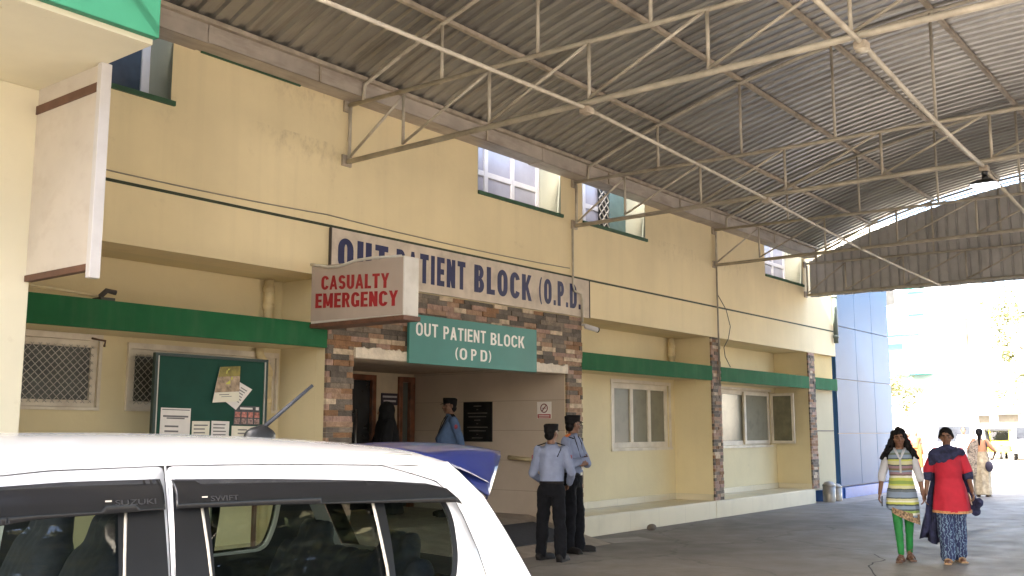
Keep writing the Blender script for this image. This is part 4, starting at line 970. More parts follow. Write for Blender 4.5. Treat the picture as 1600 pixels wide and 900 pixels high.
# ditch lines on the roof
for s in (1, -1):
    MB().tube([(x, s*(.80*fside(x, roof_edge(x))), roof_edge(x)+(crown(x)-roof_edge(x))*(1-.8**3.6*.62-.8**1.9*.38)+.0015) for x in (.7,.93,1.2,1.5,1.8,2.1,2.3)], .0035, 6).build('roof_ditch', M['lbside'], roof, world=False)
mb = MB(); vs = []; fs = []
for x in XR:
    ze = roof_edge(x)-.03; ye = fside(x, ze)-.03; zc = crown(x)-.035
    for k in range(13): y = -1+2*k/12; vs.append((x, y*ye, ze+(zc-ze)*(1-abs(y)**4)))
for i in range(len(XR)-1):
    for k in range(12): a = i*13+k; fs.append((a, a+13, a+14, a+1))
mb.add(vs, fs, 0, True); mb.build('headliner', M['liner'], CAR, world=False)
for s in (1, -1):
    side_panel('body_side', sideout, M['carw'], CAR, [grow(rear_door, .004), grow(front_door, .004)], 0, s)
    inner = [(.66,1.40),(.52,1.26),(.36,1.0),(.3,.4),(3.3,.4),(3.3,.9),(2.9,.98),(2.62,1.25),(2.44,1.385),(2.2,1.42),(1.2,1.41)]
    side_panel('door_jamb', inner, M['interior'], CAR, [grow(rw, .012), grow(fwin, .012)], -.035, s, .1)
    for nm, poly, win, lab in (('door', rear_door, rw, None), ('door', front_door, fwin, None)):
        rear = poly is rear_door
        dr = side_panel(nm, roundp(poly, .02, 2), M['carw'], CAR, [win], .0, s, .06, .02)
        gl = side_panel('window_glass', grow(win, .01), M['carglass'], dr, (), -.012, s, .12)
        # black rubber round the opening
        sb_ = side_panel('window_seal', grow(win, .012), M['trim'], dr, [grow(win, -.012)], .0025, s, .05)
        if rear:
            side_panel('pillar_trim', [(1.765,1.40),(1.672,1.39),(1.66,1.20),(1.645,.955),(1.785,.955)], M['trim'], dr, (), .004, s, .06)
            bar = side_panel('window_divider', [(1.0,1.36),(.955,1.355),(.945,1.16),(.945,.955),(.978,.955),(.99,1.2)], M['trim'], dr, (), .002, s, .05)
            MB().tube([(x, s*(fside(x, z)+.006), z) for x, z in ((1.006,1.33),(.996,1.22),(.982,1.08),(.978,.96))], .006, 6).build('seal_strip', M['fix'], dr, world=False)
            vis = [(1.768,1.418),(1.45,1.410),(1.2,1.400),(.93,1.386),(.76,1.372),(.668,1.350),(.622,1.312),(.604,1.288),(.63,1.296),(1.0,1.309),(1.4,1.322),(1.768,1.326)]
            tr_ = [(1.672,1.32),(1.664,1.2),(1.65,.96)]
        else:
            side_panel('pillar_trim', [(1.80,1.40),(1.93,1.39),(1.93,1.2),(1.945,.952),(1.80,.952)], M['trim'], dr, (), .004, s, .06)
            vis = [(1.806,1.420),(2.1,1.420),(2.3,1.412),(2.42,1.37),(2.52,1.29),(2.50,1.275),(2.40,1.29),(2.2,1.315),(1.806,1.325)]
            tr_ = [(1.925,1.32),(1.935,1.2),(1.948,.96)]
            mr_ = remesh(MB().ell((2.62, s*.96, 1.0), .07, .11, .075, 16, 10), 'wing_mirror', M['carw'], .012, 2, dr); MB().box(2.6,2.66,s*.83,s*.88,.955,.985).build('mirror_arm', M['trim'], dr, world=False)
        MB().tube([(x, s*(fside(x, z)+.006), z) for x, z in tr_], .005, 6).build('seal_strip', M['fix'], dr, world=False)
        ztop = lambda x: (1.418-.012*max(0, (1.77-x))-.03*max(0, (.95-x))) if x < 1.79 else 1.42
        vz = lambda x, z: .006+.034*(1-max(0, min(1, (ztop(x)-z)/.03))**1.0*0) if False else .008+.026*min(1, max(0, (ztop(x)-z)/.035))
        V_ = side_panel('window_visor', vis, M['visor'], dr, (), vz, s, .022, .004)
        if s == 1:
            tx, tw, wd_ = (1.56, .10, 'SWIFT') if rear else (1.90, .13, 'SUZUKI')
            if rear: tx = 1.60
            z0 = 1.352; yy = fside(tx, z0)+.034+.0015
            slope = .31
            text_obj(wd_, 'lettering', (tx, s*yy, z0), (-1, 0, 0), (0, -slope, 1), tw, .018, M['vtext'], None, .0005, .01).parent = V_
            MB().box(tx+tw/2+.012, tx+tw/2+.032, yy+.001, yy+.0015, z0+.004, z0+.009).build('emblem_mark', M['fix'], V_, world=False)
        # handle
        hx_ = .86 if rear else 1.95
        MB().tube([(hx_+.0, s*(fside(hx_,.8)+.005), .80),(hx_+.02, s*(fside(hx_,.8)+.035), .80),(hx_+.16, s*(fside(hx_,.8)+.035), .80),(hx_+.18, s*(fside(hx_,.8)+.005), .80)], .014, 8).build('handle', M['carw'], dr, world=False)
# rear: glass, tailgate, bumper
def rear_x(z):
    pts = [(.25,.14),(.45,.06),(.70,.07),(.90,.13),(.976,.25),(1.166,.365),(1.312,.456),(1.405,.555),(1.452,.61)]
    for (a, b_), (c, d) in zip(pts, pts[1:]):
        if a <= z <= c: return b_+(d-b_)*(z-a)/(c-a)
    return pts[0][1] if z < .25 else pts[-1][1]
def rear_patch(name, z0, z1, m, parent, y0=-1, y1=1, off=0, nz=8):
    mb = MB(); vs = []; fs = []; n = 20
    for i in range(nz+1):
        z = z0+(z1-z0)*i/nz; xe = rear_x(z); ye = fside(xe, z)
        for k in range(n+1):
            t = y0+(y1-y0)*k/n; vs.append((xe-.10*(1-abs(t)**2.4)-off, t*ye, z))
    for i in range(nz):
        for k in range(n): a = i*(n+1)+k; fs.append((a, a+1, a+n+2, a+n+1))
    mb.add(vs, fs, 0, True); return mb.build(name, m, parent, world=False)
tg = rear_patch('tailgate', .56, .98, M['carw'], CAR, nz=10)
rear_patch('tailgate_frame', .98, 1.45, M['trim'], tg, -1, -.84, .004); rear_patch('tailgate_frame', .98, 1.45, M['trim'], tg, .84, 1, .004); rear_patch('tailgate_frame', 1.40, 1.45, M['trim'], tg, -.84, .84, .004)
rear_patch('rear_window', .98, 1.40, M['carglass'], tg, -.84, .84)
rear_patch('bumper', .25, .56, M['carw'], CAR, off=.006)
for s in (1, -1):
    a, c = (.72, 1) if s > 0 else (-1, -.72)
    rear_patch('tail_lamp', .66, .96, M['tail'], CAR, a, c, .012)
rear_patch('number_plate', .60, .70, M['paper'], tg, -.3, .3, .012)
# spoiler
sp_ = MB(); vs = []; fs = []; n = 28; prof = 9
for k in range(n+1):
    t = -1+2*k/n; a = abs(t)
    drop = .13*max(0, (a-.80)/.20)**1.6                                    # ends wrap down the pillar
    en = max(0, (a-.72)/.28); yl = t*(.655+.058*en**1.3); yt = t*(.60+.098*en**1.3)
    xl = .66-.055*a**3-.17*max(0, (a-.86)/.14)**1.2; zl = crown(.66)-.012-(crown(.66)-1.452)*(a**2.6)-drop*1.0+.004
    xt = .13+.085*a**2.2+.20*max(0, (a-.80)/.20)**1.3; zt = 1.512-.042*a**2-.16*max(0, (a-.82)/.18)**1.5
    for q in range(prof):                                                  # closed section: top then underside
        u = q/(prof-1)
        vs.append((xl+(xt-xl)*u, yl+(yt-yl)*u, zl+(zt-zl)*u+.016*math.sin(math.pi*u)))
    for q in range(prof-1, -1, -1):
        u = q/(prof-1)
        vs.append((xl+(xt-xl)*u+(.0 if q < prof-1 else .012), (yl+(yt-yl)*u)*.985, zl+(zt-zl)*u-(.035-.02*en)*u**.6*(1-.25*u)-.004))
m_ = 2*prof
for k in range(n):
    for q in range(m_): fs.append((k*m_+q, k*m_+(q+1) % m_, (k+1)*m_+(q+1) % m_, (k+1)*m_+q))
fs += [tuple(range(m_)), tuple(n*m_+i for i in range(m_-1, -1, -1))]
sp_.add(vs, fs, 0, True); spo = sp_.build('spoiler', M['carblue'], CAR, world=False); fix_normals(spo.data)
# front end
def loft_x(name, secs, m, parent, n=16):
    mb = MB(); vs = []; fs = []
    for (x, zc, ze) in secs:
        ye = fside(x, ze)
        for k in range(n+1): t = -1+2*k/n; vs.append((x, t*ye, ze+(zc-ze)*(1-abs(t)**3)))
    for i in range(len(secs)-1):
        for k in range(n): a = i*(n+1)+k; fs.append((a, a+1, a+n+2, a+n+1))
    mb.add(vs, fs, 0, True); o = mb.build(name, m, parent, world=False); fix_normals(o.data); return o
loft_x('bonnet', [(2.98,1.04,.985),(3.3,.99,.90),(3.6,.90,.815),(3.74,.80,.75)], M['carw'], CAR)
ws = MB(); vs = []; fs = []; n = 18
for i in range(9):
    u = i/8; z = 1.447+(.985-1.447)*u; x = 2.35+(2.98-2.35)*u; ye = fside(x, z)
    for k in range(n+1): t = -1+2*k/n; vs.append((x+.14*(1-t*t), t*ye, z+(.10*(1-u)+.05*u)*(1-t*t)))
for i in range(8):
    for k in range(n): a = i*(n+1)+k; fs.append((a, a+1, a+n+2, a+n+1))
ws.add(vs, fs, 0, True); ws.build('windscreen', M['carglass'], CAR, world=False)
fb = MB(); vs = []; fs = []
for i in range(8):
    z = .25+(.80-.25)*i/7; xe = 3.74+.06*math.sin((z-.2)/.6*math.pi)
    for k in range(n+1): t = -1+2*k/n; vs.append((xe+.09*(1-abs(t)**2.4), t*fside(3.74, z), z))
for i in range(7):
    for k in range(n): a = i*(n+1)+k; fs.append((a, a+1, a+n+2, a+n+1))
fb.add(vs, fs, 0, True); fb.build('front_bumper', M['carw'], CAR, world=False)
for s in (1, -1): remesh(MB().ell((3.62, s*.56, .74), .16, .11, .08), 'headlight', M['clear'], .015, 2, CAR)
gr = MB(); gr.box(3.86,3.90,-.3,.3,.5,.62); gr.box(3.86,3.895,-.4,.4,.3,.42); gr.build('grille', M['blackp'], CAR, world=False)
# wheels
for x in (.72, 3.13):
    for s in (1, -1):
        wv = MB(); prof = [(.18,-.09),(.285,-.095),(.30,-.07),(.30,.07),(.285,.095),(.18,.09)]
        vs = []; fs = []; n = 28
        for k in range(n):
            a = 2*math.pi*k/n
            for r_, y in prof: vs.append((x+r_*math.cos(a), s*.74+y, .30+r_*math.sin(a)))
        for k in range(n):
            for q in range(6): fs.append((k*6+q, k*6+(q+1) % 6, ((k+1) % n)*6+(q+1) % 6, ((k+1) % n)*6+q))
        wv.add(vs, fs, 0, True); w1 = wv.build('wheel', M['tyre'], CAR, world=False)
        rm = MB(); rm.tube([(x, s*.79, .3), (x, s*.74, .3)], .18, 24)
        for k in range(5):
            a = 2*math.pi*k/5; rm.obox((x+.095*math.cos(a), s*.80, .3+.095*math.sin(a)), (.085*math.cos(a),0,.085*math.sin(a)), (-.02*math.sin(a),0,.02*math.cos(a)), (0,.012,0))
        rm.build('rim', M['rim'], w1, world=False)
MB().box(.35,3.5,-.66,.66,.2,.3).build('floor_pan', M['interior'], CAR, world=False)
# interior
def seat(x, y, w_, parent=CAR):
    s_ = MB(); s_.capsule((x+.45,y,.52),(x+.08,y,.50),.11,.12,14); 
    for dy in (-.14,-.07,0,.07,.14): s_.capsule((x+.48,y+dy*1.2,.52),(x+.08,y+dy*1.2,.50),.10,.10,10)
    for dy in (-.16,-.08,0,.08,.16): s_.capsule((x+.06,y+dy*1.1,.55),(x-.13,y+dy*.85,1.10),.10,.085,12)
    for dy in (-.1,0,.1): s_.capsule((x-.15,y+dy,1.14),(x-.165,y+dy*.8,1.245),.065,.06,12)
    return remesh(s_, 'seat', M['seatcloth'], .02, 6, parent)
seat(2.0, .36, .5); seat(2.0, -.36, .5)
s_ = MB()
for y in [-.55+.11*k for k in range(11)]:
    s_.capsule((1.25,y,.5),(.85,y,.5),.1,.1,10); s_.capsule((.85,y,.55),(.66,y,1.0),.09,.07,10)
for y in (-.36,.36):
    for dy in (-.08,0,.08): s_.capsule((.645,y+dy,1.03),(.63,y+dy,1.115),.05,.05,10)
remesh(s_, 'rear_seat', M['seatcloth'], .025, 6, CAR)
MB().box(.30,.66,-.62,.62,.9,.93).build('parcel_shelf', M['interior'], CAR, world=False)
MB().box(2.72,3.1,-.68,.68,.6,.98).build('dashboard', M['interior'], CAR, world=False, bevel=.04)
MB().tube([(2.55+.06*math.cos(a), -.36+.18*math.sin(a), .93+.17*math.cos(a)) for a in [2*math.pi*k/24 for k in range(25)]], .015, 8).build('steering_wheel', M['trim'], CAR, world=False)
# aerial
a0 = Vector((1.12, 0, crown(1.12)-.005))
ae = remesh(MB().ell(a0+Vector((0,0,.008)), .075, .035, .045).ell(a0+Vector((-.01,0,.03)), .035, .022, .03), 'aerial_base', M['blackp'], .006, 3, CAR)
MB().tube([a0+Vector((-.02,.0,.05)), a0+Vector((-.235,.02,.232))], [.010,.0075], 8).build('rod', mat('grey_rubber_rod', (.022,.026,.036), .6), ae, world=False)
# ================================================================== PEOPLE
SKIN = mat('brown_skin', (.15,.075,.046), .55, var=.08, scale=20)
SKIN_L = mat('warm_skin', (.27,.15,.10), .55, var=.08, scale=20)
HAIR = mat('black_hair', (.005,.0045,.005), .6, spec=.12, var=.4, scale=60)
EYEW = mat('eye_white', (.22,.20,.19), .3); IRIS = mat('dark_iris', (.012,.008,.006), .2); LIP = mat('dull_lip', (.16,.06,.05), .5)
V3 = Vector
def head_parts(mb, c, d, up=V3((0,0,1)), s=1.0, male=True):
    """skull, jaw, nose, ears at head centre c facing d"""
    d = V3(d).normalized(); l = up.cross(d).normalized(); u = d.cross(l).normalized()
    rot = Matrix((l, -d, u)).transposed()
    q = lambda a, f, b: c+l*a*s+d*f*s+u*b*s
    mb.ell(q(0,-.012,.035), .074*s, .092*s, .084*s, 18, 12, rot=rot)
    mb.ell(q(0,.018,-.03), .062*s, .068*s, .080*s, 16, 10, rot=rot)
    mb.ell(q(0,.045,-.085), .036*s, .036*s, .028*s, 12, 8, rot=rot)
    mb.capsule(q(0,.083,.012), q(0,.104,-.026), .010*s, .0155*s, 8)
    mb.capsule(q(-.012,.09,-.03), q(.012,.09,-.03), .009*s, .009*s, 8)
    mb.capsule(q(-.036,.076,.026), q(.036,.076,.026), .011*s, .011*s, 8)
    mb.capsule(q(-.021,.084,-.058), q(.021,.084,-.058), .0085*s, .0085*s, 8)
    for k in (-1, 1):
        mb.ell(q(.076*k,-.012,-.003), .012*s, .02*s, .032*s, 10, 8, rot=rot)
        mb.ell(q(.04*k,.05,-.025), .026*s, .028*s, .026*s, 10, 8, rot=rot)
    return l, d, u, q
def face_details(o, q, s=1.0, moustache=False, root=None):
    for k in (-1, 1):
        e = MB(); e.ell(q(.030*k,.079,.004), .0105*s, .009*s, .0058*s, 10, 8); eo = e.build('eye', EYEW, o, world=False)
        e = MB(); e.ell(q(.030*k,.087,.004), .0062*s, .005*s, .0060*s, 8, 6); e.build('iris', IRIS, eo, world=False)
        e = MB(); e.capsule(q(.014*k,.089,.024), q(.046*k,.080,.025), .005*s, .004*s, 6); e.build('eyebrow', HAIR, o, world=False)
    e = MB(); e.capsule(q(-.019,.090,-.058), q(.019,.090,-.058), .0055*s, .0055*s, 8); e.build('lips', LIP, o, world=False)
    if moustache:
        e = MB(); e.capsule(q(0,.097,-.045), q(.026,.086,-.050), .008*s, .006*s, 8); e.capsule(q(0,.097,-.045), q(-.026,.086,-.050), .008*s, .006*s, 8); e.build('moustache', HAIR, o, world=False)
def hand(mb, wr, d, side, palm, curl=.5, s=1.0):
    """palm, five unequal bent fingers; d points from wrist to knuckles, palm = palm normal, side = towards the thumb"""
    d = V3(d).normalized(); pn = V3(palm); pn = (pn-d*pn.dot(d)).normalized(); sd = V3(side); sd = (sd-d*sd.dot(d)-pn*sd.dot(pn)).normalized()
    for k in (-.026,-.009,.009,.026): mb.capsule(wr-d*.01*s, wr+d*.078*s+sd*k*s, .016*s, .0135*s, 8)
    for i, (k, L) in enumerate(((.029,.066),(.010,.076),(-.010,.070),(-.029,.055))):
        p = wr+d*.078*s+sd*k*s; a = .25+curl*.5
        for j, fr in enumerate((.45,.32,.23)):
            dd = d*math.cos(a)+pn*math.sin(a)+sd*k*1.2; e = p+dd.normalized()*L*fr*s
            mb.capsule(p, e, (.0095-.001*j)*s, (.0090-.001*j)*s, 7); p = e; a += curl*.75
    p = wr+d*.022*s+sd*.030*s; dd = (d*.75+sd*.6+pn*.25).normalized()
    for L, r_ in ((.036,.0115),(.028,.0095)):
        e = p+dd*L*s; mb.capsule(p, e, r_*s, r_*.9*s, 8); p = e; dd = (dd+d*.35-sd*.2+pn*.25*curl).normalized()
def body(root, J, s, skin, name='body', vox=.0075, female=False, q_out=None):
    mb = MB(); c = J['head']
    l, d, u, q = head_parts(mb, c, J['face'], s=s)
    neck = J['neck']
    mb.capsule(neck-V3((0,0,.03))*s, c-V3((0,0,.05))*s-d*.012*s, .056*s, .050*s, 14)
    mb.loft([(J['hip'][0].z-.06*s,0,J['py'],.10*s,.075*s),(J['hip'][0].z+.02*s,0,J['py'],.15*s,.10*s),(J['waist']*1.0,0,J['py'],.125*s,.088*s),(J['chest'],0,J['py'],.150*s,.10*s),(J['sh'][0].z,0,J['py'],.13*s,.075*s),(neck.z+.01,0,J['py'],.055*s,.05*s)], 24)
    for k in (0, 1):
        mb.capsule(J['sh'][k], J['el'][k], .046*s, .038*s, 12); mb.capsule(J['el'][k], J['wr'][k], .038*s, .024*s, 12)
        mb.capsule(J['hip'][k], J['kn'][k], .080*s, .052*s, 14); mb.capsule(J['kn'][k], J['an'][k], .050*s, .034*s, 12)
        t = J['toe'][k]; an = J['an'][k]
        mb.capsule(V3((an.x, an.y, .04))-t*.03, V3((an.x, an.y, .026))+t*.14*s, .036*s, .024*s, 10)
        mb.capsule(V3((an.x, an.y, .03))+t*.05*s, V3((an.x, an.y, .018))+t*.185*s, .034*s, .018*s, 10)
        h = J.get('hand', {}).get(k)
        dd = (J['wr'][k]-J['el'][k]).normalized() if not h else V3(h[0])
        sd = V3((0,-1,0)) if not h else V3(h[1]); pn = V3((1 if k == 0 else -1, 0, 0)) if not h else V3(h[2])
        hand(mb, J['wr'][k], dd, sd, pn, .5 if not h else h[3], s)
    o = remesh(mb, name, skin, vox, 2, root)
    if q_out is not None: q_out.append(q)
    return o, q
def pose(s, py=0, stance=.10, face=(0,-1,0), head_off=(0,0,0), feet=None, arms=None, toes=None):
    """index 0 = person's right (-x), 1 = left (+x); front is -y"""
    J = dict(py=py, waist=1.04*s, chest=1.27*s)
    J['hip'] = [V3((-.085*s,py,.90*s)), V3((.085*s,py,.90*s))]
    feet = feet or [V3((-stance,.0,.075*s)), V3((stance,0,.075*s))]
    J['an'] = [V3(f) for f in feet]
    J['kn'] = [J['hip'][k].lerp(J['an'][k], .5)+V3((0,-.025,0)) for k in (0, 1)]
    J['toe'] = [V3(t).normalized() for t in (toes or [(-.2,-1,0),(.2,-1,0)])]
    J['sh'] = [V3((-.175*s,py+.01,1.395*s)), V3((.175*s,py+.01,1.395*s))]
    a = arms or {}
    J['el'] = [V3(a[k][0]) if k in a else J['sh'][k]+V3(((-1 if k == 0 else 1)*.06*s,.02,-.29*s)) for k in (0, 1)]
    J['wr'] = [V3(a[k][1]) if k in a else J['el'][k]+V3((0,-.06,-.25*s)) for k in (0, 1)]
    J['neck'] = V3((0,py,1.445*s)); J['head'] = V3((0,py-.018,1.595*s))+V3(head_off); J['face'] = V3(face)
    return J
def wr_(amp, fx=9, fz=5, seed=0.0):
    return lambda co: amp*(noise.noise(V3((co.x*fx+seed, co.y*fx, co.z*fz)))+.5*noise.noise(V3((co.x*fx*2.3, co.y*fx*2.3+seed, co.z*fz*2.6))))
def cap(root, q, s, m, bill=True, tall=.72):
    mb = MB(); l = (q(1,0,0)-q(0,0,0)).normalized(); d = (q(0,1,0)-q(0,0,0)).normalized(); u = (q(0,0,1)-q(0,0,0)).normalized()
    rot = Matrix((l, -d, u)).transposed()
    c = q(0,-.010,.075); vs = []; fs = []; n = 24
    for i, (h_, r_) in enumerate(((-.035,.97),(.0,1.0),(.04*tall,1.04),(.058*tall,.98),(.068*tall,.7),(.070*tall,.02))):
        for k in range(n):
            a = 2*math.pi*k/n; vs.append(c+rot @ V3((.087*s*r_*math.cos(a), .106*s*r_*math.sin(a), h_*s+(.008*s if i in (2,3) else 0)*-math.sin(a))))
    for i in range(5):
        for k in range(n): fs.append((i*n+k, i*n+(k+1) % n, (i+1)*n+(k+1) % n, (i+1)*n+k))
    mb.add(vs, fs, 0, True); o = mb.build('cap', m, root, world=False)
    b = MB(); vs = []; fs = []
    for k in range(13):
        a = math.pi*k/12; r0 = .95; x0 = .087*s*r0*math.cos(a); y0 = -.104*s*r0*math.sin(a)
        vs += [c+rot @ V3((x0, y0, -.028*s)), c+rot @ V3((x0*.95, y0-.055*s*math.sin(a), -.045*s*math.sin(a)-.028*s*(1-math.sin(a)))), c+rot @ V3((x0*.95, y0-.055*s*math.sin(a), -.050*s*math.sin(a)-.033*s*(1-math.sin(a)))), c+rot @ V3((x0, y0, -.036*s))]
    for k in range(12):
        for j in range(4): fs.append((k*4+j, k*4+(j+1) % 4, (k+1)*4+(j+1) % 4, (k+1)*4+j))
    b.add(vs, fs, 0, True); b.build('peak', m, o, world=False)
    return o
def hair_short(root, q, s):
    mb = MB(); l = (q(1,0,0)-q(0,0,0)).normalized(); d = (q(0,1,0)-q(0,0,0)).normalized(); u = (q(0,0,1)-q(0,0,0)).normalized()
    rot = Matrix((l, -d, u)).transposed(); mb.ell(q(0,-.028,.040), .082*s, .088*s, .085*s, 16, 10, rot=rot); mb.ell(q(0,-.055,-.03), .068*s, .055*s, .06*s, 14, 8, rot=rot)
    return remesh(mb, 'hair', HAIR, .008, 2, root, wr_(.003, 30, 30))
SHIRT = mat('pale_blue_shirt_cloth', (.19,.225,.34), .85, var=.08, scale=12, bmp=.1, bscale=120)
SHIRT_SHADE = mat('shaded_blue_shirt_cloth', (.075,.13,.25), .85, var=.08, scale=12, bmp=.1, bscale=120)  # same uniform blue with the entrance shade put into the colour
TROU = mat('black_trouser_cloth', (.006,.0065,.009), .95, var=.25, spec=.2, scale=14)
CAPM = mat('black_cap_cloth', (.006,.0055,.006), .9, var=.2, spec=.2)
SHOE = mat('black_leather', (.010,.009,.009), .65, spec=.2, var=.3)
ORANGE = mat('orange_epaulette', (.55,.14,.02), .7)
def guard(label, loc, rz, H, shirt, face, arms, feet=None, hands=None, toes=None, moustache=False, belly=0.0, glasses=False, orange=False, group='uniformed guards at the entrance'):
    root = thing('person', label, 'person', loc, rz, group); s = H/1.72
    J = pose(s, face=face, arms=arms, feet=feet, toes=toes)
    for k in (0, 1): J['sh'][k].x *= .91
    if hands: J['hand'] = hands
    bo, q = body(root, J, s, SKIN)
    face_details(bo, q, s, moustache)
    hair_short(root, q, s); cap(root, q, s, CAPM)
    mb = MB(); hz = J['hip'][0].z
    mb.loft([(hz+.055*s,0,0,.152*s,.112*s),(hz+.12*s,0,-.01-belly*.6,.156*s,.118*s+belly*.7),(1.12*s,0,-.012-belly*.7,.155*s,.118*s+belly),(1.24*s,0,-.01-belly*.3,.158*s,.118*s+belly*.3),(1.34*s,0,0,.166*s,.108*s),(1.40*s,0,.005,.150*s,.092*s),(1.435*s,0,.005,.10*s,.075*s),(1.462*s,0,.0,.068*s,.062*s)], 36, p=2.3)
    for k in (0, 1):
        mb.capsule(J['sh'][k]+V3((0,0,-.01)), J['el'][k], .066*s, .058*s, 14); mb.capsule(J['el'][k], J['el'][k].lerp(J['wr'][k], .92), .057*s, .042*s, 14)
    sh = remesh(mb, 'shirt', shirt, .009, 4, root, wr_(.011, 11, 6, H*10))
    cl = MB(); cl.loft([(1.44*s,0,.0,.078*s,.070*s,0,-.012),(1.475*s,0,.004,.070*s,.066*s,0,-.014),(1.45*s,0,.002,.084*s,.076*s,0,-.014)], 20, caps=False); cl.build('collar', shirt, sh, world=False)
    for k in (0, 1):
        e = MB(); p = J['sh'][k]+V3((0,0,.055*s)); sg = -1 if k == 0 else 1
        e.obox(p+V3((-sg*.035*s,0,.006)), (.055*s,0,-.018*s*sg if sg > 0 else .018*s), (0,.026*s,0), (0,0,.006)); e.build('epaulette', ORANGE if orange else CAPM, sh, world=False)
        e = MB(); a, b_ = J['sh'][k], J['el'][k]; e.ell(a.lerp(b_, .35)+V3((sg*.058*s,-.01,0)), .012, .028*s, .035*s, 12, 8); e.build('badge', mat('shoulder_badge', (.22,.03,.05), .7, var=.4, scale=60), sh, world=False)
    lan = MB(); 
    lan.tube([(-.06*s,-.055*s,1.455*s),(-.075*s,-.098*s-belly*.3,1.36*s),(-.03*s,-.128*s-belly*.9,1.20*s),(0,-.133*s-belly,1.12*s),(.03*s,-.128*s-belly*.9,1.20*s),(.075*s,-.098*s-belly*.3,1.36*s),(.06*s,-.055*s,1.455*s)], .006, 6)
    lo_ = lan.build('lanyard', CAPM, sh, world=False)
    MB().box(-.03,.03,-.146*s-belly,-.138*s-belly,1.03*s,1.12*s).build('identity_card', M['paper'], sh, world=False)
    MB().tube([(sg_*.085*s, yv, zv) for sg_, yv, zv in ((-1,.10*s,1.30*s),(-1.5,.07*s,1.40*s),(-1.75,.0,1.445*s),(-1.3,-.08*s,1.42*s))], .007, 6).build('shoulder_cord', CAPM, sh, world=False)
    mb = MB()
    mb.loft([(hz-.10*s,0,.005,.135*s,.105*s),(hz-.02*s,0,.01,.160*s,.120*s),(hz+.09*s,0,-.004-belly*.4,.152*s,.114*s+belly*.5)], 32, p=2.3)
    for k in (0, 1):
        a = J['an'][k]; mb.capsule(J['hip'][k]+V3((0,.01,-.02)), J['kn'][k], .098*s, .082*s, 16); mb.capsule(J['kn'][k], V3((a.x,a.y-.01,.085)), .080*s, .074*s, 16)
        mb.capsule(V3((a.x,a.y-.015,.10)), V3((a.x,a.y-.015,.075)), .078*s, .074*s, 14)
    remesh(mb, 'trousers', TROU, .01, 4, root, wr_(.013, 9, 8, H*3))
    bl = MB(); bl.loft([(hz+.058*s,0,-.004-belly*.4,.158*s,.120*s+belly*.5),(hz+.095*s,0,-.004-belly*.4,.157*s,.119*s+belly*.5)], 32, p=2.3); be = bl.build('belt', SHOE, root, world=False)
    MB().box(-.03,.03,-.134*s-belly,-.120*s,hz+.06*s,hz+.095*s).build('buckle', M['fix'], be, world=False)
    for k in (0, 1):
        a = J['an'][k]; t = J['toe'][k]; mb = MB()
        mb.capsule(V3((a.x,a.y,.050))-t*.035, V3((a.x,a.y,.042))+t*.17*s, .048*s, .038*s, 12); mb.capsule(V3((a.x,a.y,.045))+t*.06, V3((a.x,a.y,.036))+t*.20*s, .046*s, .034*s, 12); mb.capsule(V3((a.x,a.y,.09))-t*.01, V3((a.x,a.y,.05)), .05*s, .05*s, 12)
        mb.obox(V3((a.x,a.y,.012))+t*.085*s, t*.14*s, V3((-t.y,t.x,0))*.042*s, (0,0,.012))
        remesh(mb, 'shoe', SHOE, .009, 2, root)
    if glasses:
        g_ = MB()
        for k in (-1, 1):
            c = q(.031*k,.093,.004); g_.tube([q(.031*k+.021*math.cos(a), .096, .003+.016*math.sin(a)) for a in [2*math.pi*j/14 for j in range(15)]], .0022, 5, caps=False); g_.tube([q(.052*k,.094,.006), q(.076*k,.0,.008)], .002, 5)
        g_.tube([q(-.012,.097,.006), q(.012,.097,.006)], .002, 5); g_.build('spectacles', CAPM, bo, world=False)
    return root
def facing(dx, dy): return math.atan2(dy, dx)+math.pi/2
# rear-view guard and the one with folded arms
guard('guard seen from behind in pale blue shirt and black cap', (10.10,7.32,0), facing(.80,.45), 1.66, SHIRT, (-.55,-1,0),
      {0: ((-.245,-.02,1.06),(-.19,-.20,.92)), 1: ((.235,-.03,1.05),(.15,-.22,.95))}, feet=[V3((-.11,.06,.075)), V3((.15,-.10,.075))], toes=[(-.3,-1,0),(-.75,-.9,0)])
guard('moustached guard in pale blue shirt with arms folded and spectacles', (10.98,7.62,0), facing(.15,-.95), 1.78, SHIRT, (.9,-.55,0),
      {0: ((-.285,-.08,1.13),(.03,-.205,1.20)), 1: ((.285,-.08,1.13),(-.03,-.225,1.145))}, hands={0: ((1,.45,.05),(0,0,1),(0,1,0),.5), 1: ((-1,.45,.05),(0,0,1),(0,1,0),.5)}, feet=[V3((-.10,.03,.08)), V3((.11,-.02,.08))], toes=[(-.3,-1,0),(.7,-.9,0)], moustache=True, glasses=True, orange=True)
guard('guard in blue shirt darkened for shade standing in profile inside the entrance', (11.12,9.9,.335), facing(-.75,.55), 1.72, SHIRT_SHADE, (.1,-1,0),
      {0: ((-.25,.09,1.10),(-.20,.16,.86)), 1: ((.25,.09,1.10),(.19,.17,.86))}, belly=.055)
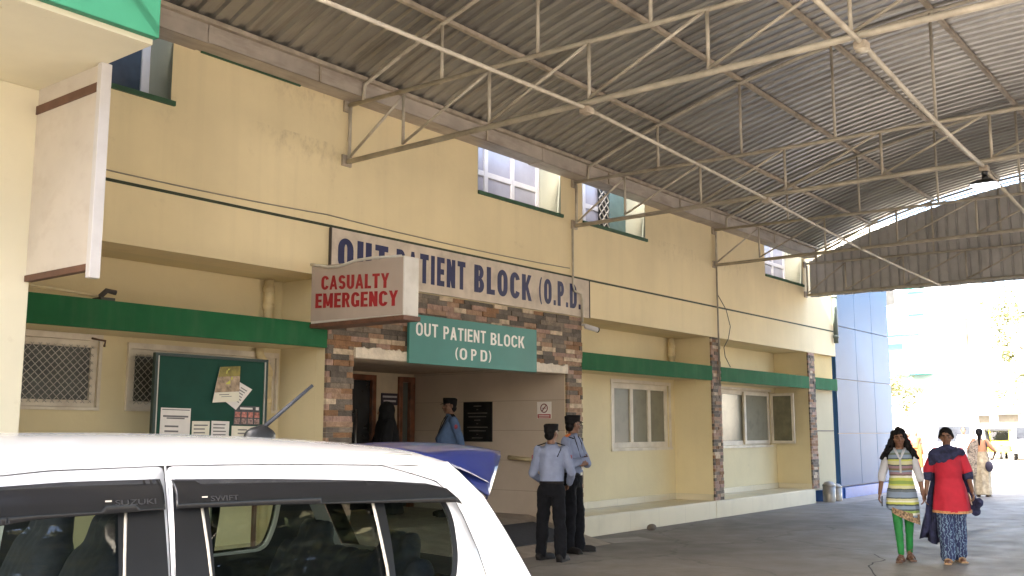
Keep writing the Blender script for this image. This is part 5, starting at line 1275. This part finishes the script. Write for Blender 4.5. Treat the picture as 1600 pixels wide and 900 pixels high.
# veiled woman in the doorway
def draped(root, name, rings, m, fold=None, n=40, p=2.0, vox=.012, dsp=.008, sm=3, extra=None):
    mb = MB(); mb.loft(rings, n, fold=fold, p=p)
    if extra: extra(mb)
    return remesh(mb, name, m, vox, sm, root, wr_(dsp, 7, 3, len(rings)))
root = thing('person', 'person in a full black veil and robe standing at the entrance door', 'person', (10.62,10.75,.335), facing(-.8,.5))
J = pose(.95, face=(0,-1,0), arms={0: ((-.22,-.10,1.02),(-.16,-.30,.98)), 1: ((.22,-.05,1.02),(.15,-.22,.9))})
bo, q = body(root, J, .95, SKIN_L, vox=.009); face_details(bo, q, .95)
BLK = mat('black_robe_cloth', (.008,.008,.010), .9, var=.3, scale=12)
def sl_(mb):
    for k in (0, 1): mb.capsule(J['sh'][k], J['el'][k], .08, .09, 12); mb.capsule(J['el'][k], J['wr'][k], .085, .085, 12)
fo = lambda a, i: 1+(.05*math.sin(a*9+i) if i < 4 else 0)
draped(root, 'robe', [(.03,0,.02,.31,.27),(.3,0,.01,.28,.23),(.7,0,0,.24,.19),(1.0,0,0,.21,.17),(1.25,0,.0,.215,.16),(1.36,0,.0,.19,.13),(1.42,0,0,.09,.09)], BLK, fo, extra=sl_)
def vl(mb):
    mb.ell((0,.015,1.54), .105, .125, .135)
draped(root, 'veil', [(1.02,0,.05,.235,.17),(1.2,0,.03,.22,.16),(1.34,0,.02,.175,.14),(1.43,0,.012,.12,.12),(1.5,0,.012,.108,.118)], BLK, None, extra=vl, dsp=.006)

# woman in striped tunic
def stripes_mat(name, bands, zmin, zmax):
    m, t, b = new_mat(name)
    tc = N(t, 'ShaderNodeTexCoord'); sx = N(t, 'ShaderNodeSeparateXYZ'); t.links.new(tc.outputs['Object'], sx.inputs[0])
    nz = N(t, 'ShaderNodeTexNoise'); nz.inputs['Scale'].default_value = 6; t.links.new(tc.outputs['Object'], nz.inputs[0])
    ad = N(t, 'ShaderNodeMath', operation='MULTIPLY_ADD'); t.links.new(nz.outputs[0], ad.inputs[0]); ad.inputs[1].default_value = .03; t.links.new(sx.outputs[2], ad.inputs[2])
    mr = N(t, 'ShaderNodeMapRange'); mr.inputs[1].default_value = zmin+.015; mr.inputs[2].default_value = zmax+.015; t.links.new(ad.outputs[0], mr.inputs[0])
    cr = N(t, 'ShaderNodeValToRGB'); cr.color_ramp.interpolation = 'CONSTANT'; t.links.new(mr.outputs[0], cr.inputs[0])
    el = cr.color_ramp.elements; tot = sum(h_ for h_, c in bands); acc = 0
    for i, (h_, c) in enumerate(bands[:32]):
        e = el[i] if i < 2 else el.new(min(acc/tot, 1)); e.position = acc/tot; e.color = (*c, 1); acc += h_
    c = mixrgb(t, cr.outputs[0], (.25,.25,.22), mult(t, noise_t(t, coords(t, (60,60,20)), 3, 3), .25))
    t.links.new(c, b.inputs['Base Color']); b.inputs['Roughness'].default_value = .85
    return m
bl_, wh, gr_, dk, lm, pu, tn = (.17,.24,.36), (.62,.64,.58), (.20,.31,.06), (.03,.05,.06), (.46,.50,.08), (.24,.14,.20), (.50,.50,.30)
bands = [(.04,lm),(.02,dk),(.03,bl_),(.03,wh),(.03,gr_),(.02,dk),(.05,bl_),(.02,dk),(.03,lm),(.02,wh),(.03,tn),(.02,dk),(.08,bl_),(.03,(.08,.11,.14)),(.02,dk),(.04,tn),(.025,lm),(.05,gr_),(.04,lm),(.03,wh),(.02,(.12,.07,.05)),(.03,pu),(.025,bl_),(.03,(.14,.10,.05)),(.035,pu),(.02,dk),(.05,tn),(.02,lm),(.02,dk),(.05,bl_),(.03,(.10,.14,.12)),(.12,(.20,.27,.33))]
STRIPE = stripes_mat('striped_tunic_cloth', bands, .48, 1.40)
def female(label, loc, rz, H, face=(0,-1,0), arms=None, feet=None, toes=None, skin=SKIN, hand_=None, vox=.0075, group=None):
    root = thing('person', label, 'person', loc, rz, group); s = H/1.72
    J = pose(s, face=face, arms=arms, feet=feet, toes=toes)
    for k in (0, 1): J['sh'][k].x *= .82
    if hand_: J['hand'] = hand_
    bo, q = body(root, J, s, skin, vox=vox); face_details(bo, q, s)
    return root, J, s, bo, q
s1 = 1.60/1.72
r1, J, s, bo, q = female('woman in striped tunic and green leggings walking with a phone', (12.815,3.955,0), facing(-.95,-.30), 1.60, face=(.05,-1,-.05),
    arms={0: ((-.215,.02,1.04),(-.255,-.05,.80)), 1: ((.21,.03,1.04),(.24,-.02,.80))}, feet=[V3((-.045,-.10,.07)), V3((.055,.10,.07))], toes=[(-.15,-1,0),(.2,-1,0)])
fo1 = lambda a, i: 1+(.035*math.sin(a*7+1) if i < 2 else 0)
tun = MB(); tun.loft([(.575,0,.0,.190,.145,-.06,.02),(.70,0,.0,.185,.143,-.01,0),(.84,0,.0,.172,.135),(.95,0,.0,.145,.115),(1.03,0,0,.130,.103),(1.16,0,-.015,.142,.116),(1.26,0,-.01,.145,.110),(1.315,0,.0,.120,.086),(1.345,0,.0,.075,.07)], 40, fold=fo1, p=2.2)
remesh(tun, 'tunic', STRIPE, .009, 3, r1, wr_(.006, 8, 4, 2))
# patterned hem flap
hem = MB(); pts = []
for k in range(13):
    a = -2.25+2.1*k/12; x, y = .192*math.cos(a), .146*math.sin(a); z = .575-.06*math.cos(a)+.02*math.sin(a); pts += [(x*1.01, y*1.04, z+.05), (x*1.02, y*1.05, z-.02-.06*(k/12))]
hem.add(pts, [(2*k, 2*k+1, 2*k+3, 2*k+2) for k in range(12)], 0, True); hem.build('hem_border', mat('brown_print_border', (.22,.15,.09), .8, var=.7, scale=45), r1, world=False)
WC = mat('white_cotton', (.42,.44,.50), .85, var=.05, scale=10)
slv = MB()
for k in (0, 1): slv.capsule(J['sh'][k], J['el'][k], .060*s, .054*s, 14); slv.capsule(J['el'][k], J['el'][k].lerp(J['wr'][k], .25), .054*s, .050*s, 14)
remesh(slv, 'sleeves', WC, .009, 3, r1, wr_(.005, 10, 8))
clr = MB(); clr.tube([(-.060,-.05,1.36),(-.035,-.098,1.30),(0,-.125,1.225)], [.018,.018,.012], 8, flat=.5); clr.tube([(.060,-.05,1.36),(.035,-.098,1.30),(0,-.125,1.225)], [.018,.018,.012], 8, flat=.5); clr.build('collar', WC, r1, world=False)
MB().box(-.012,.012,-.142,-.128,1.06,1.23).build('placket', mat('grey_placket', (.35,.36,.36), .7), r1, world=False)
leg = MB()
for k in (0, 1): leg.capsule(J['hip'][k], J['kn'][k], .083*s, .060*s, 16); leg.capsule(J['kn'][k], J['an'][k]+V3((0,0,.03)), .058*s, .041*s, 16)
remesh(leg, 'leggings', mat('bright_green_leggings', (.008,.17,.035), .7, var=.12, scale=10), .009, 3, r1, wr_(.004, 10, 20))
hr = MB()
l_ = (q(1,0,0)-q(0,0,0)).normalized()
hr.ell(q(0,-.020,.052), .089*s, .097*s, .087*s); hr.ell(q(0,-.065,-.02), .082*s, .06*s, .10*s)
for sg in (-1, 1):
    hr.capsule(q(.060*sg,-.01,.07), q(.084*sg,-.028,-.02), .03, .034); hr.capsule(q(.084*sg,-.028,-.02), q(.118*sg,-.045,-.12), .036, .048); hr.capsule(q(.118*sg,-.03,-.12), q(.165*sg,.01,-.20), .042, .046); hr.capsule(q(.165*sg,.01,-.20), q(.235*sg,.02,-.275), .044, .016); hr.capsule(q(.12*sg,.0,-.15), q(.15*sg,.035,-.27), .034, .018)
    hr.capsule(q(.05*sg,-.08,-.05), q(.10*sg,-.10,-.26), .06, .04)
remesh(hr, 'hair', HAIR, .008, 2, r1, wr_(.016, 26, 14))
def sandals(root, J, s, m):
    for k in (0, 1):
        a = J['an'][k]; t = J['toe'][k]; n_ = V3((-t.y, t.x, 0))
        sd = MB(); sd.obox(V3((a.x,a.y,.010))+t*.075*s, t*.135*s, n_*.043*s, (0,0,.010))
        so_ = sd.build('sandal', m, root, world=False, bevel=.006)
        st = MB()
        for f in (.04, .11): st.tube([V3((a.x,a.y,.018))+t*f*s+n_*(.045*s*c)+V3((0,0,(.072-.25*f)*s*sn)) for c, sn in ((1,0),(.75,.75),(0,1.0),(-.75,.75),(-1,0))], .008, 6)
        st.build('strap', m, so_, world=False)
sandals(r1, J, s, mat('brown_sandal', (.10,.05,.03), .6))
ph = thing('mobile_phone', 'dark mobile phone in the hand of the woman in striped tunic', 'phone', (0,0,0))
wp = Matrix.Rotation(facing(-.95,-.30), 3, 'Z') @ (J['wr'][0]+V3((.022,-.035,-.085)))+V3((12.815,3.955,0))
ph.location = wp; MB().obox((0,0,0), (.030,.012,0), (-.003,.006,0), (.01,0,.062)).build('case', M['blackp'], ph, world=False, bevel=.005)

# woman in red tunic
r2, J, s, bo, q = female('woman in red tunic with dark blue shawl and patterned trousers walking', (13.035,3.455,0), facing(-.96,-.27), 1.61, face=(-.05,-1,0),
    arms={0: ((-.225,.02,1.05),(-.27,-.02,.80)), 1: ((.22,.03,1.05),(.255,-.10,.84))}, feet=[V3((-.05,-.11,.07)), V3((.07,.10,.07))], toes=[(-.1,-1,0),(.3,-1,0)])
fo2 = lambda a, i: 1+(.045*math.sin(a*6) if i < 2 else .015*math.sin(a*6))
REDC = mat('red_cotton', (.40,.014,.036), .85, var=.12, scale=9)
tun = MB(); tun.loft([(.60,.02,.0,.215,.17,.0,.01),(.75,.015,.0,.196,.155),(.88,.01,0,.180,.148),(1.0,0,0,.152,.128),(1.12,0,-.02,.152,.138),(1.22,0,-.02,.155,.128),(1.31,0,0,.13,.095),(1.35,0,0,.085,.08)], 40, fold=fo2, p=2.2)
for k in (0, 1): tun.capsule(J['sh'][k], J['el'][k]+V3((0,0,.03)), .070*s, .066*s, 14)
remesh(tun, 'tunic', REDC, .009, 3, r2, wr_(.008, 8, 4, 5))
hb = MB(); hb.loft([(.592,.02,.0,.219,.174,0,.01),(.622,.02,.0,.216,.172,0,.01)], 40, fold=lambda a, i: 1+.045*math.sin(a*6), caps=False, p=2.2); hb.build('hem_border', mat('gold_hem', (.42,.22,.10), .7, var=.3, scale=60), r2, world=False)
NV = mat('navy_shawl_cloth', (.018,.022,.065), .9, var=.4, scale=18)
for k in (0, 1): cf = MB(); cf.capsule(J['el'][k]+V3((0,0,.03)), J['el'][k].lerp(J['wr'][k], .16), .062*s, .060*s, 14); remesh(cf, 'cuff', NV, .009, 2, r2)

def zig_mat():
    m, t, b = new_mat('indigo_print_cloth'); v = coords(t)
    wv = N(t, 'ShaderNodeTexWave', wave_type='BANDS', bands_direction='X'); wv.inputs['Scale'].default_value = 9; wv.inputs['Distortion'].default_value = 7; wv.inputs['Detail'].default_value = 1; wv.inputs['Detail Scale'].default_value = 3
    t.links.new(v, wv.inputs[0]); mr = N(t, 'ShaderNodeMapRange'); mr.inputs[1].default_value = .72; mr.inputs[2].default_value = .85; t.links.new(wv.outputs[1], mr.inputs[0])
    t.links.new(mixrgb(t, (.014,.024,.085), (.13,.20,.30), mr.outputs[0]), b.inputs['Base Color']); b.inputs['Roughness'].default_value = .85; return m
tr = MB()
for k in (0, 1): tr.capsule(J['hip'][k]+V3((0,0,-.2)), J['kn'][k], .088, .096, 16); tr.capsule(J['kn'][k], J['an'][k]+V3((0,0,.02)), .098, .090, 16); tr.capsule(J['an'][k]+V3((0,0,.04)), J['an'][k]+V3((0,0,.015)), .092, .085, 14)
remesh(tr, 'trousers', zig_mat(), .010, 3, r2, wr_(.012, 9, 7))
sw = MB()
for dy in (-.10,-.02,.06): sw.capsule((-.165,dy*.7,1.30),(0,dy-.02 if dy < 0 else dy,1.365),.045,.045,10)
for dy in (-.09,.0,.07): sw.capsule((0,dy,1.365),(.165,dy*.7,1.31),.045,.045,10)
for a in range(5): sw.capsule((-.17+.03*a,-.075-.012*a,1.29-.02*a),(.05+.02*a,-.135,1.25+.02*a),.036,.032,10)
for a in range(4): sw.capsule((-.19,-.02-.01*a,1.28-.035*a),(-.10+.05*a,-.125-.004*a,1.20+.02*a),.03,.03,10)
sw.capsule((.15,.06,1.30),(.20,.17,.98),.05,.06,10); sw.capsule((.20,.17,.98),(.28,.16,.60),.055,.06,10); sw.capsule((.28,.16,.60),(.33,.05,.72),.03,.05,8)
remesh(sw, 'shawl', NV, .009, 4, r2, wr_(.008, 14, 14))
tl_ = MB(); vs = []; fs = []
for i in range(12):
    u = i/11; z = 1.22-.98*u
    for k in range(9): v = k/8; vs.append((-.10-.20*u*(1-v)-.05*(1-v)+.02*math.sin(k*2+i*.4), .15+.05*u+.03*math.sin(k*1.9+i*.3), z-.05*(v)*u+.03*math.sin(k)))
for i in range(11):
    for k in range(8): a = i*9+k; fs.append((a, a+1, a+10, a+9))
tl_.add(vs, fs, 0, True); o = tl_.build('shawl_tail', NV, r2, world=False); mm_ = o.modifiers.new('s', 'SOLIDIFY'); mm_.thickness = .008
hr = MB(); hr.ell(q(0,-.020,.050), .086*s, .096*s, .086*s); hr.ell(q(0,-.075,-.03), .06*s, .05*s, .06*s)
for sg in (-1, 1): hr.capsule(q(.055*sg,.02,.075), q(.078*sg,-.02,.0), .022, .022)
remesh(hr, 'hair', HAIR, .008, 2, r2, wr_(.004, 30, 30))
sandals(r2, J, s, mat('tan_sandal', (.33,.21,.11), .6))
ph = thing('mobile_phone', 'pale mobile phone held low by the woman in red tunic', 'phone', (0,0,0))
wp = Matrix.Rotation(facing(-.96,-.27), 3, 'Z') @ (J['wr'][1]+V3((-.035,-.045,-.075)))+V3((13.035,3.455,0))
ph.location = wp; MB().obox((0,0,0), (.028,.018,.02), (-.004,.006,0), (-.03,0,.055)).build('case', mat('pale_phone_case', (.45,.36,.30), .4), ph, world=False, bevel=.005)

# woman in pale sari walking away
r3, J, s, bo, q = female('woman in pale sari and peach blouse seen from behind walking away', (26.1,6.15,0), facing(.97,.1), 1.62, face=(0,-1,0),
    arms={1: ((.27,.02,1.08),(.27,-.06,.86)), 0: ((-.33,.03,1.06),(-.26,-.12,.93))}, vox=.010)
SARI = mat('pale_gold_sari', (.42,.35,.24), .7, var=.25, scale=14); PEACH = mat('peach_blouse', (.50,.25,.14), .8, var=.1)
bz = MB(); bz.loft([(1.06,0,0,.14,.11),(1.2,0,-.01,.158,.12),(1.3,0,0,.15,.09),(1.345,0,0,.08,.07)], 28)
for k in (0, 1): bz.capsule(J['sh'][k], J['sh'][k].lerp(J['el'][k], .75), .064, .056, 12)
remesh(bz, 'blouse', PEACH, .011, 3, r3, wr_(.006))
draped(r3, 'sari', [(.05,0,.03,.20,.22),(.3,0,.02,.19,.19),(.6,0,.01,.20,.17),(.82,0,.01,.195,.16),(.98,0,0,.155,.125),(1.07,0,0,.145,.115)], SARI, lambda a, i: 1+.06*math.sin(a*8+i*.4), dsp=.01)
pal = MB()
for a in range(5): pal.capsule((.05+.035*a,.10-.01*a,1.33-.02*a),(.14+.045*a,.16,.52),.03,.05,10)
remesh(pal, 'sari_end', mat('grey_patterned_sari_end', (.30,.25,.20), .75, var=.6, scale=30), .012, 3, r3, wr_(.008, 14, 4))
hr = MB(); hr.ell(q(0,-.022,.04), .086, .092, .085); hr.ell(q(0,-.085,-.02), .058, .05, .06); hr.capsule(q(0,-.095,-.05), q(0,-.12,-.30), .04, .018)
remesh(hr, 'hair', HAIR, .009, 2, r3, wr_(.004, 25, 20))
MB().tube([(-.12,-.07,1.34),(-.14,.06,1.32),(-.17,.12,1.05),(-.20,.13,.82)], .010, 6).build('bag_strap', NV, r3, world=False)
bg_ = MB(); bg_.ell((-.19,.14,.72), .09,.05,.13); remesh(bg_, 'shoulder_bag', mat('dark_purple_bag', (.05,.045,.08), .6), .012, 2, r3)
sandals(r3, J, s, mat('dark_sandal', (.05,.03,.02), .6))

# distant walkers
def walker(label, loc, rz, H, top, low, drape=None, hairm=HAIR, robe=False, bald=False):
    root, J, s, bo, q = female(label, loc, rz, H, vox=.014, group=None)
    if robe: draped(root, 'sari', [(.05,0,0,.22,.2),(.5,0,0,.21,.18),(.9,0,0,.18,.14),(1.06,0,0,.15,.12)], low, lambda a, i: 1+.06*math.sin(a*8), vox=.016)
    else:
        t_ = MB()
        for k in (0, 1): t_.capsule(J['hip'][k], J['kn'][k], .10, .085); t_.capsule(J['kn'][k], J['an'][k], .08, .07)
        remesh(t_, 'trousers', low, .016, 2, root)
    t_ = MB(); t_.loft([(.90*s,0,0,.165,.125),(1.1,0,-.01,.15,.12),(1.25*s,0,0,.17,.12),(1.36*s,0,0,.15,.09),(1.44*s,0,0,.07,.06)], 24)
    for k in (0, 1): t_.capsule(J['sh'][k], J['sh'][k].lerp(J['el'][k], .8), .066, .06)
    remesh(t_, 'top', top, .015, 2, root, wr_(.006))
    if drape:
        d_ = MB()
        for a in range(5): d_.capsule((.15-.02*a,-.02-.02*a,1.36*s),(-.12+.03*a,-.16,.95*s),.05,.05)
        for a in range(4): d_.capsule((.10+.03*a,.10,1.34*s),(.12+.04*a,.14,.6),.04,.05)
        remesh(d_, 'drape', drape, .016, 2, root)
    h_ = MB(); h_.ell(q(0,-.026,.04), .085*s, .09*s, .083*s); remesh(h_, 'hair', hairm, .014, 1, root)
    return root
OR = mat('orange_sari_cloth', (.26,.07,.015), .8, var=.25, scale=8); RD = mat('dull_red_cloth', (.35,.06,.05), .8, var=.2)
walker('woman in orange and red sari walking far behind the striped tunic', (43.6,12.75,0), facing(-.95,-.3), 1.56, RD, OR, OR, robe=True)
walker('far person in dull red clothes beside the orange sari', (44.8,13.4,0), facing(-.95,-.3), 1.50, RD, mat('dark_red_skirt', (.2,.05,.05), .8), None, robe=True)
walker('man in white shirt standing beyond the parked motorbike', (37.2,9.28,0), facing(-.9,-.2), 1.68, mat('white_shirt_cloth', (.62,.62,.66), .8), TROU)

# ================================================================== BACKGROUND
def building(name, label, x0, x1, y0, y1, h, m, wins=(), ledges=(), cat='building'):
    t = thing(name, label, cat, ((x0+x1)/2, (y0+y1)/2, 0))
    MB().box(x0,x1,y0,y1,0,h).build('wall', m, t)
    MB().box(x0-.3,x1+.3,y0-.3,y1+.3,h,h+.35).build('roof', m, t)
    for (a, b_, c, d, gm) in wins:
        f = MB(); f.box(x0-.08,x0-.003,a-.08,a,c-.08,d+.08); f.box(x0-.08,x0-.003,b_,b_+.08,c-.08,d+.08); f.box(x0-.08,x0-.003,a,b_,c-.08,c); f.box(x0-.08,x0-.003,a,b_,d,d+.08)
        fo_ = f.build('window', M['white_c'], t); MB().box(x0-.03,x0-.004,a,b_,c,d).build('pane', gm, fo_)
    for (a, b_, c, d, gm) in ledges: MB().box(x0-.9,x0-.002,a,b_,c,d).build('ledge', gm, t, bevel=.01)
    return t
WB = mat('white_wall_paint', (.80,.79,.75), .8, var=.04, scale=1); CB = mat('cream_wall_paint', (.74,.70,.60), .8, var=.05, scale=1)
TL = mat('teal_ledge_paint', (.10,.42,.38), .7); TLd = mat('grey_teal_shutter', (.06,.16,.17), .6)
building('white_building', 'white multi storey building with teal ledges beyond the blue block', 60, 72, 16.2, 34, 13.5, WB,
   [(18.3,20.5,8.9,10.2,M['darkglass']),(18.0,20.2,5.6,6.6,TLd)], [(16.6,17.6,8.2,8.75,TL),(16.6,17.6,9.5,9.9,TL),(16.9,22,7.05,7.5,TL),(16.3,18.2,3.95,4.4,TLd),(16.3,18.6,4.75,5.1,TL)])
building('cream_building', 'pale building with a dark upper window behind the tree', 66, 80, -14, 15.8, 8.5, CB,
   [(13.9,14.9,4.35,5.35,TLd),(14.9,16.1 if False else 15.5,2.0,2.45,mat('dim_window', (.14,.13,.11), .4)),(13.3,14.4,2.05,2.5,mat('dim_window_b', (.14,.13,.11), .4)),(5,9,3,5,TLd),(-3,1,3,5,TLd)], [(12.8,16.0,2.62,2.75,CB)])
sh_ = thing('striped_shutter', 'small red and white striped louvre screen below the teal ledges', 'shutter', (57.5,17.6,3.2))
for k in range(10): MB().box(57.4,57.55,16.9,18.2,2.9+k*.16,2.97+k*.16).build('slat', M['white_c'], sh_)
for k in range(7): MB().box(57.42,57.5,17.55,18.1,2.98+k*.16,3.05+k*.16).build('slat', mat('faded_red_slat', (.35,.09,.11), .7), sh_)
for y in (16.9, 18.2): MB().tube([(57.5,y,0),(57.5,y,4.5)], .05, 8).build('post', M['fix'], sh_)
LEAF = [mat('leaf_'+n, c, .6, var=.3, scale=3) for n, c in (('olive',(.13,.13,.045)),('green',(.085,.11,.04)),('yellow',(.22,.19,.07)))]
BARK = mat('grey_bark', (.12,.09,.06), .9, var=.3, scale=8, bmp=.4)
def tree(name, label, loc, H, cr, nl, trunk_r=.16, leaf=.16, group=None, dens_=1.0, cat='tree'):
    t = thing(name, label, cat, loc, 0, group); tr_ = MB(); lf = MB(); rnd = random.Random(int(loc[0]*10+loc[1]*7))
    tr_.tube([(0,0,0),(.08,.05,H*.25),(-.05,.1,H*.5),(.05,0,H*.7)], [trunk_r,trunk_r*.8,trunk_r*.6,trunk_r*.35], 10)
    cl = []
    for k in range(16):
        a = rnd.uniform(0, 6.28); z0 = H*rnd.uniform(.28, .62); e = V3((math.cos(a)*cr*rnd.uniform(.35, .95), math.sin(a)*cr*rnd.uniform(.35, .95), z0+H*rnd.uniform(.08, .38)))
        mid = V3((e.x*.45, e.y*.45, z0+(e.z-z0)*.35)); tr_.tube([(0,.05,z0), mid, e], [trunk_r*.4,trunk_r*.22,.012], 6); cl.append((e, cr*rnd.uniform(.22, .42))); cl.append((mid.lerp(e, .6), cr*rnd.uniform(.15, .28)))
    tr_.build('trunk', BARK, t, world=False)
    for k in range(nl):
        c, r_ = rnd.choice(cl); d = V3((rnd.gauss(0,1), rnd.gauss(0,1), rnd.gauss(0,.8))).normalized()*r_*rnd.uniform(.2, 1)**.5; p = c+d
        u = V3((rnd.gauss(0,1), rnd.gauss(0,1), rnd.gauss(0,.6))).normalized(); v = u.cross(V3((rnd.gauss(0,1), rnd.gauss(0,1), rnd.gauss(0,1)))).normalized(); L = leaf*rnd.uniform(.6, 1.3)
        lf.add([p-u*L*.5, p+v*L*.22, p+u*L*.5, p-v*L*.22], [(0,1,2,3)], rnd.choices((0,1,2), (5,4,2))[0])
    lf.build('crown', LEAF, t, world=False); return t
tree('tree', 'loose leafy tree at the far right edge before the pale building', (52,9.55,0), 8.4, 2.4, 4200, .16, .20)
tree('tree', 'small bushy tree beside the corner of the blue block', (56,17.9,0), 6.2, 1.8, 2200, .1, .2)
# parked vehicles far off, each with its main parts
def auto(loc, rz):
    t = thing('auto_rickshaw', 'yellow and black auto rickshaw parked in the sun beyond the canopy', 'auto rickshaw', loc, rz)
    Yl = mat('yellow_auto_paint', (.62,.50,.03), .4, var=.06); 
    b = MB(); pr = [(-1.25,.35),(-1.3,.8),(-1.1,.95),(.1,.95),(.1,.45),(.75,.45),(1.05,1.0),(1.2,.75),(1.25,.35)]
    n = len(pr); vs = [(x, s*.62*(.75 if x > .8 else 1), z) for s in (-1, 1) for x, z in pr]; b.add(vs, [tuple(range(n)), tuple(range(2*n-1, n-1, -1))]+[(k, n+k, n+(k+1) % n, (k+1) % n) for k in range(n)]); b.build('body', Yl, t, world=False, bevel=.03)
    h = MB(); pr = [(-1.28,.96),(-1.2,1.62),(.75,1.68),(.98,1.55),(.9,1.5),(.7,1.60),(-1.1,1.55),(-1.18,.96)]; n = len(pr); vs = [(x, s*.64, z) for s in (-1, 1) for x, z in pr]
    h.add(vs, [tuple(range(n)), tuple(range(2*n-1, n-1, -1))]+[(k, n+k, n+(k+1) % n, (k+1) % n) for k in range(n)]); h.build('hood', M['blackp'], t, world=False, bevel=.02)
    MB().box(-.1,.05,-.6,.6,.9,1.55).build('seat_back', M['blackp'], t, world=False)
    MB().add([(1.04,-.44,1.02),(1.04,.44,1.02),(.90,.5,1.55),(.90,-.5,1.55)], [(0,1,2,3)]).build('windscreen', M['carglass'], t, world=False)
    for y in (-.46, .46): MB().tube([(1.04,y,1.0),(.92,y*1.1,1.58)], .03, 8).build('pillar', Yl, t, world=False)
    for x, y in ((1.0,0),(-.85,.52),(-.85,-.52)):
        wt = MB(); wt.tube([(x,y-.06,.22),(x,y+.06,.22)], .22, 18); w_ = wt.build('wheel', M['tyre'], t, world=False); MB().tube([(x,y-.07,.22),(x,y+.07,.22)], .11, 14).build('rim', M['rim'], w_, world=False)
    MB().ell((1.22,0,.85), .06,.09,.09).build('headlight', M['clear'], t, world=False)
auto((61,13.45,0), R(200))
def van(loc, rz, label, m):
    t = thing('parked_van', label, 'van', loc, rz)
    b = MB(); pr = [(-1.9,.35),(-1.92,1.0),(-1.75,1.75),(.9,1.8),(1.45,1.1),(1.9,.95),(1.95,.35)]; n = len(pr); vs = [(x, s*(.78 if z < 1.1 else .68), z) for s in (-1, 1) for x, z in pr]
    b.add(vs, [tuple(range(n)), tuple(range(2*n-1, n-1, -1))]+[(k, n+k, n+(k+1) % n, (k+1) % n) for k in range(n)]); b.build('body', m, t, world=False, bevel=.05)
    MB().add([(1.47,-.62,1.12),(1.47,.62,1.12),(.96,.6,1.74),(.96,-.6,1.74)], [(0,1,2,3)]).build('windscreen', M['darkglass'], t, world=False)
    for s in (-1, 1):
        for a, c in ((-1.6,-.7),(-.6,.2),(.3,1.0)): MB().add([(a,s*.787,1.12),(c+(.15 if c > .9 else 0),s*.787,1.12),(c-(.15 if c > .9 else 0),s*.70,1.62),(a,s*.70,1.62)], [(0,1,2,3)]).build('side_window', M['darkglass'], t, world=False)
        MB().ell((1.9,s*.55,.78), .08,.14,.1).build('headlight', M['clear'], t, world=False)
    for x in (-1.2, 1.25):
        for s in (-1, 1):
            wt = MB(); wt.tube([(x,s*.66,.3),(x,s*.80,.3)], .3, 20); w_ = wt.build('wheel', M['tyre'], t, world=False); MB().tube([(x,s*.78,.3),(x,s*.81,.3)], .17, 16).build('rim', M['rim'], w_, world=False)
van((44,11.15,0), R(185), 'white van parked behind the man in white shirt', mat('white_van_paint', (.72,.73,.75), .3, coat=.4))
van((60,11.6,0), R(190), 'far silver grey van behind the auto rickshaw', mat('silver_van_paint', (.35,.36,.38), .3, coat=.4))
def motorbike(loc, rz):
    t = thing('motorbike', 'red and white motorbike parked in front of the man in white shirt', 'motorbike', loc, rz)
    for x in (-.62, .62):
        wt = MB(); n = 24; wt.tube([(x+.26*math.cos(2*math.pi*k/n), 0, .30+.26*math.sin(2*math.pi*k/n)) for k in range(n+1)], .045, 8, caps=False); w_ = wt.build('wheel', M['tyre'], t, world=False)
        sp2 = MB(); 
        for k in range(6): a = math.pi*k/6; sp2.tube([(x+.25*math.cos(a),0,.3+.25*math.sin(a)),(x-.25*math.cos(a),0,.3-.25*math.sin(a))], .01, 5)
        sp2.build('spokes', M['rim'], w_, world=False)
    RB = mat('red_bike_paint', (.42,.02,.03), .3, coat=.4)
    remesh(MB().ell((.12,0,.80), .26,.12,.13).ell((-.5,0,.74), .3,.09,.08), 'fuel_tank', RB, .02, 3, t)
    MB().capsule((-.15,0,.83),(-.55,0,.86),.08,.07).build('seat', M['blackp'], t, world=False)
    MB().box(-.2,.25,-.1,.1,.3,.65).build('engine', M['tank'], t, world=False, bevel=.03)
    MB().tube([(.62,-.06,.3),(.42,-.06,.95)], .025, 8).tube([(.62,.06,.3),(.42,.06,.95)], .025, 8).build('fork', M['rim'], t, world=False)
    MB().tube([(.32,-.34,1.02),(.42,-.1,.98),(.42,.1,.98),(.32,.34,1.02)], .018, 8).build('handlebar', M['blackp'], t, world=False)
    MB().ell((.55,0,.85), .08,.11,.12).build('headlight', M['white_c'], t, world=False)
    MB().capsule((.45,0,.56),(.78,0,.50),.06,.05).build('mudguard', M['white_c'], t, world=False)
motorbike((36.0,8.95,0), R(190))

# trees added out of view: one shades the car, a row darkens its glass
tree('tree', 'large dense unseen tree added to shade the parked car', (-5.6,3.1,0), 9.0, 4.6, 34000, .3, .8)

def copy_tree(o, parent=None):
    c_ = o.copy(); COL.objects.link(c_)
    if parent: c_.parent = parent
    for ch in list(o.children): copy_tree(ch, c_)
    return c_
t0 = tree('tree', 'unseen leafy tree in a row added to darken the car glass reflections', (-2.5,-9.0,0), 10.0, 3.6, 7000, .22, .6, group='unseen trees added to darken the car glass')
for i, x in enumerate((2.6, 7.4, 12.5, 17.6)):
    c_ = copy_tree(t0); c_.location = (x, -9.0-.6*(i % 2), 0); c_.rotation_euler = (0, 0, 1.3*i+.8)
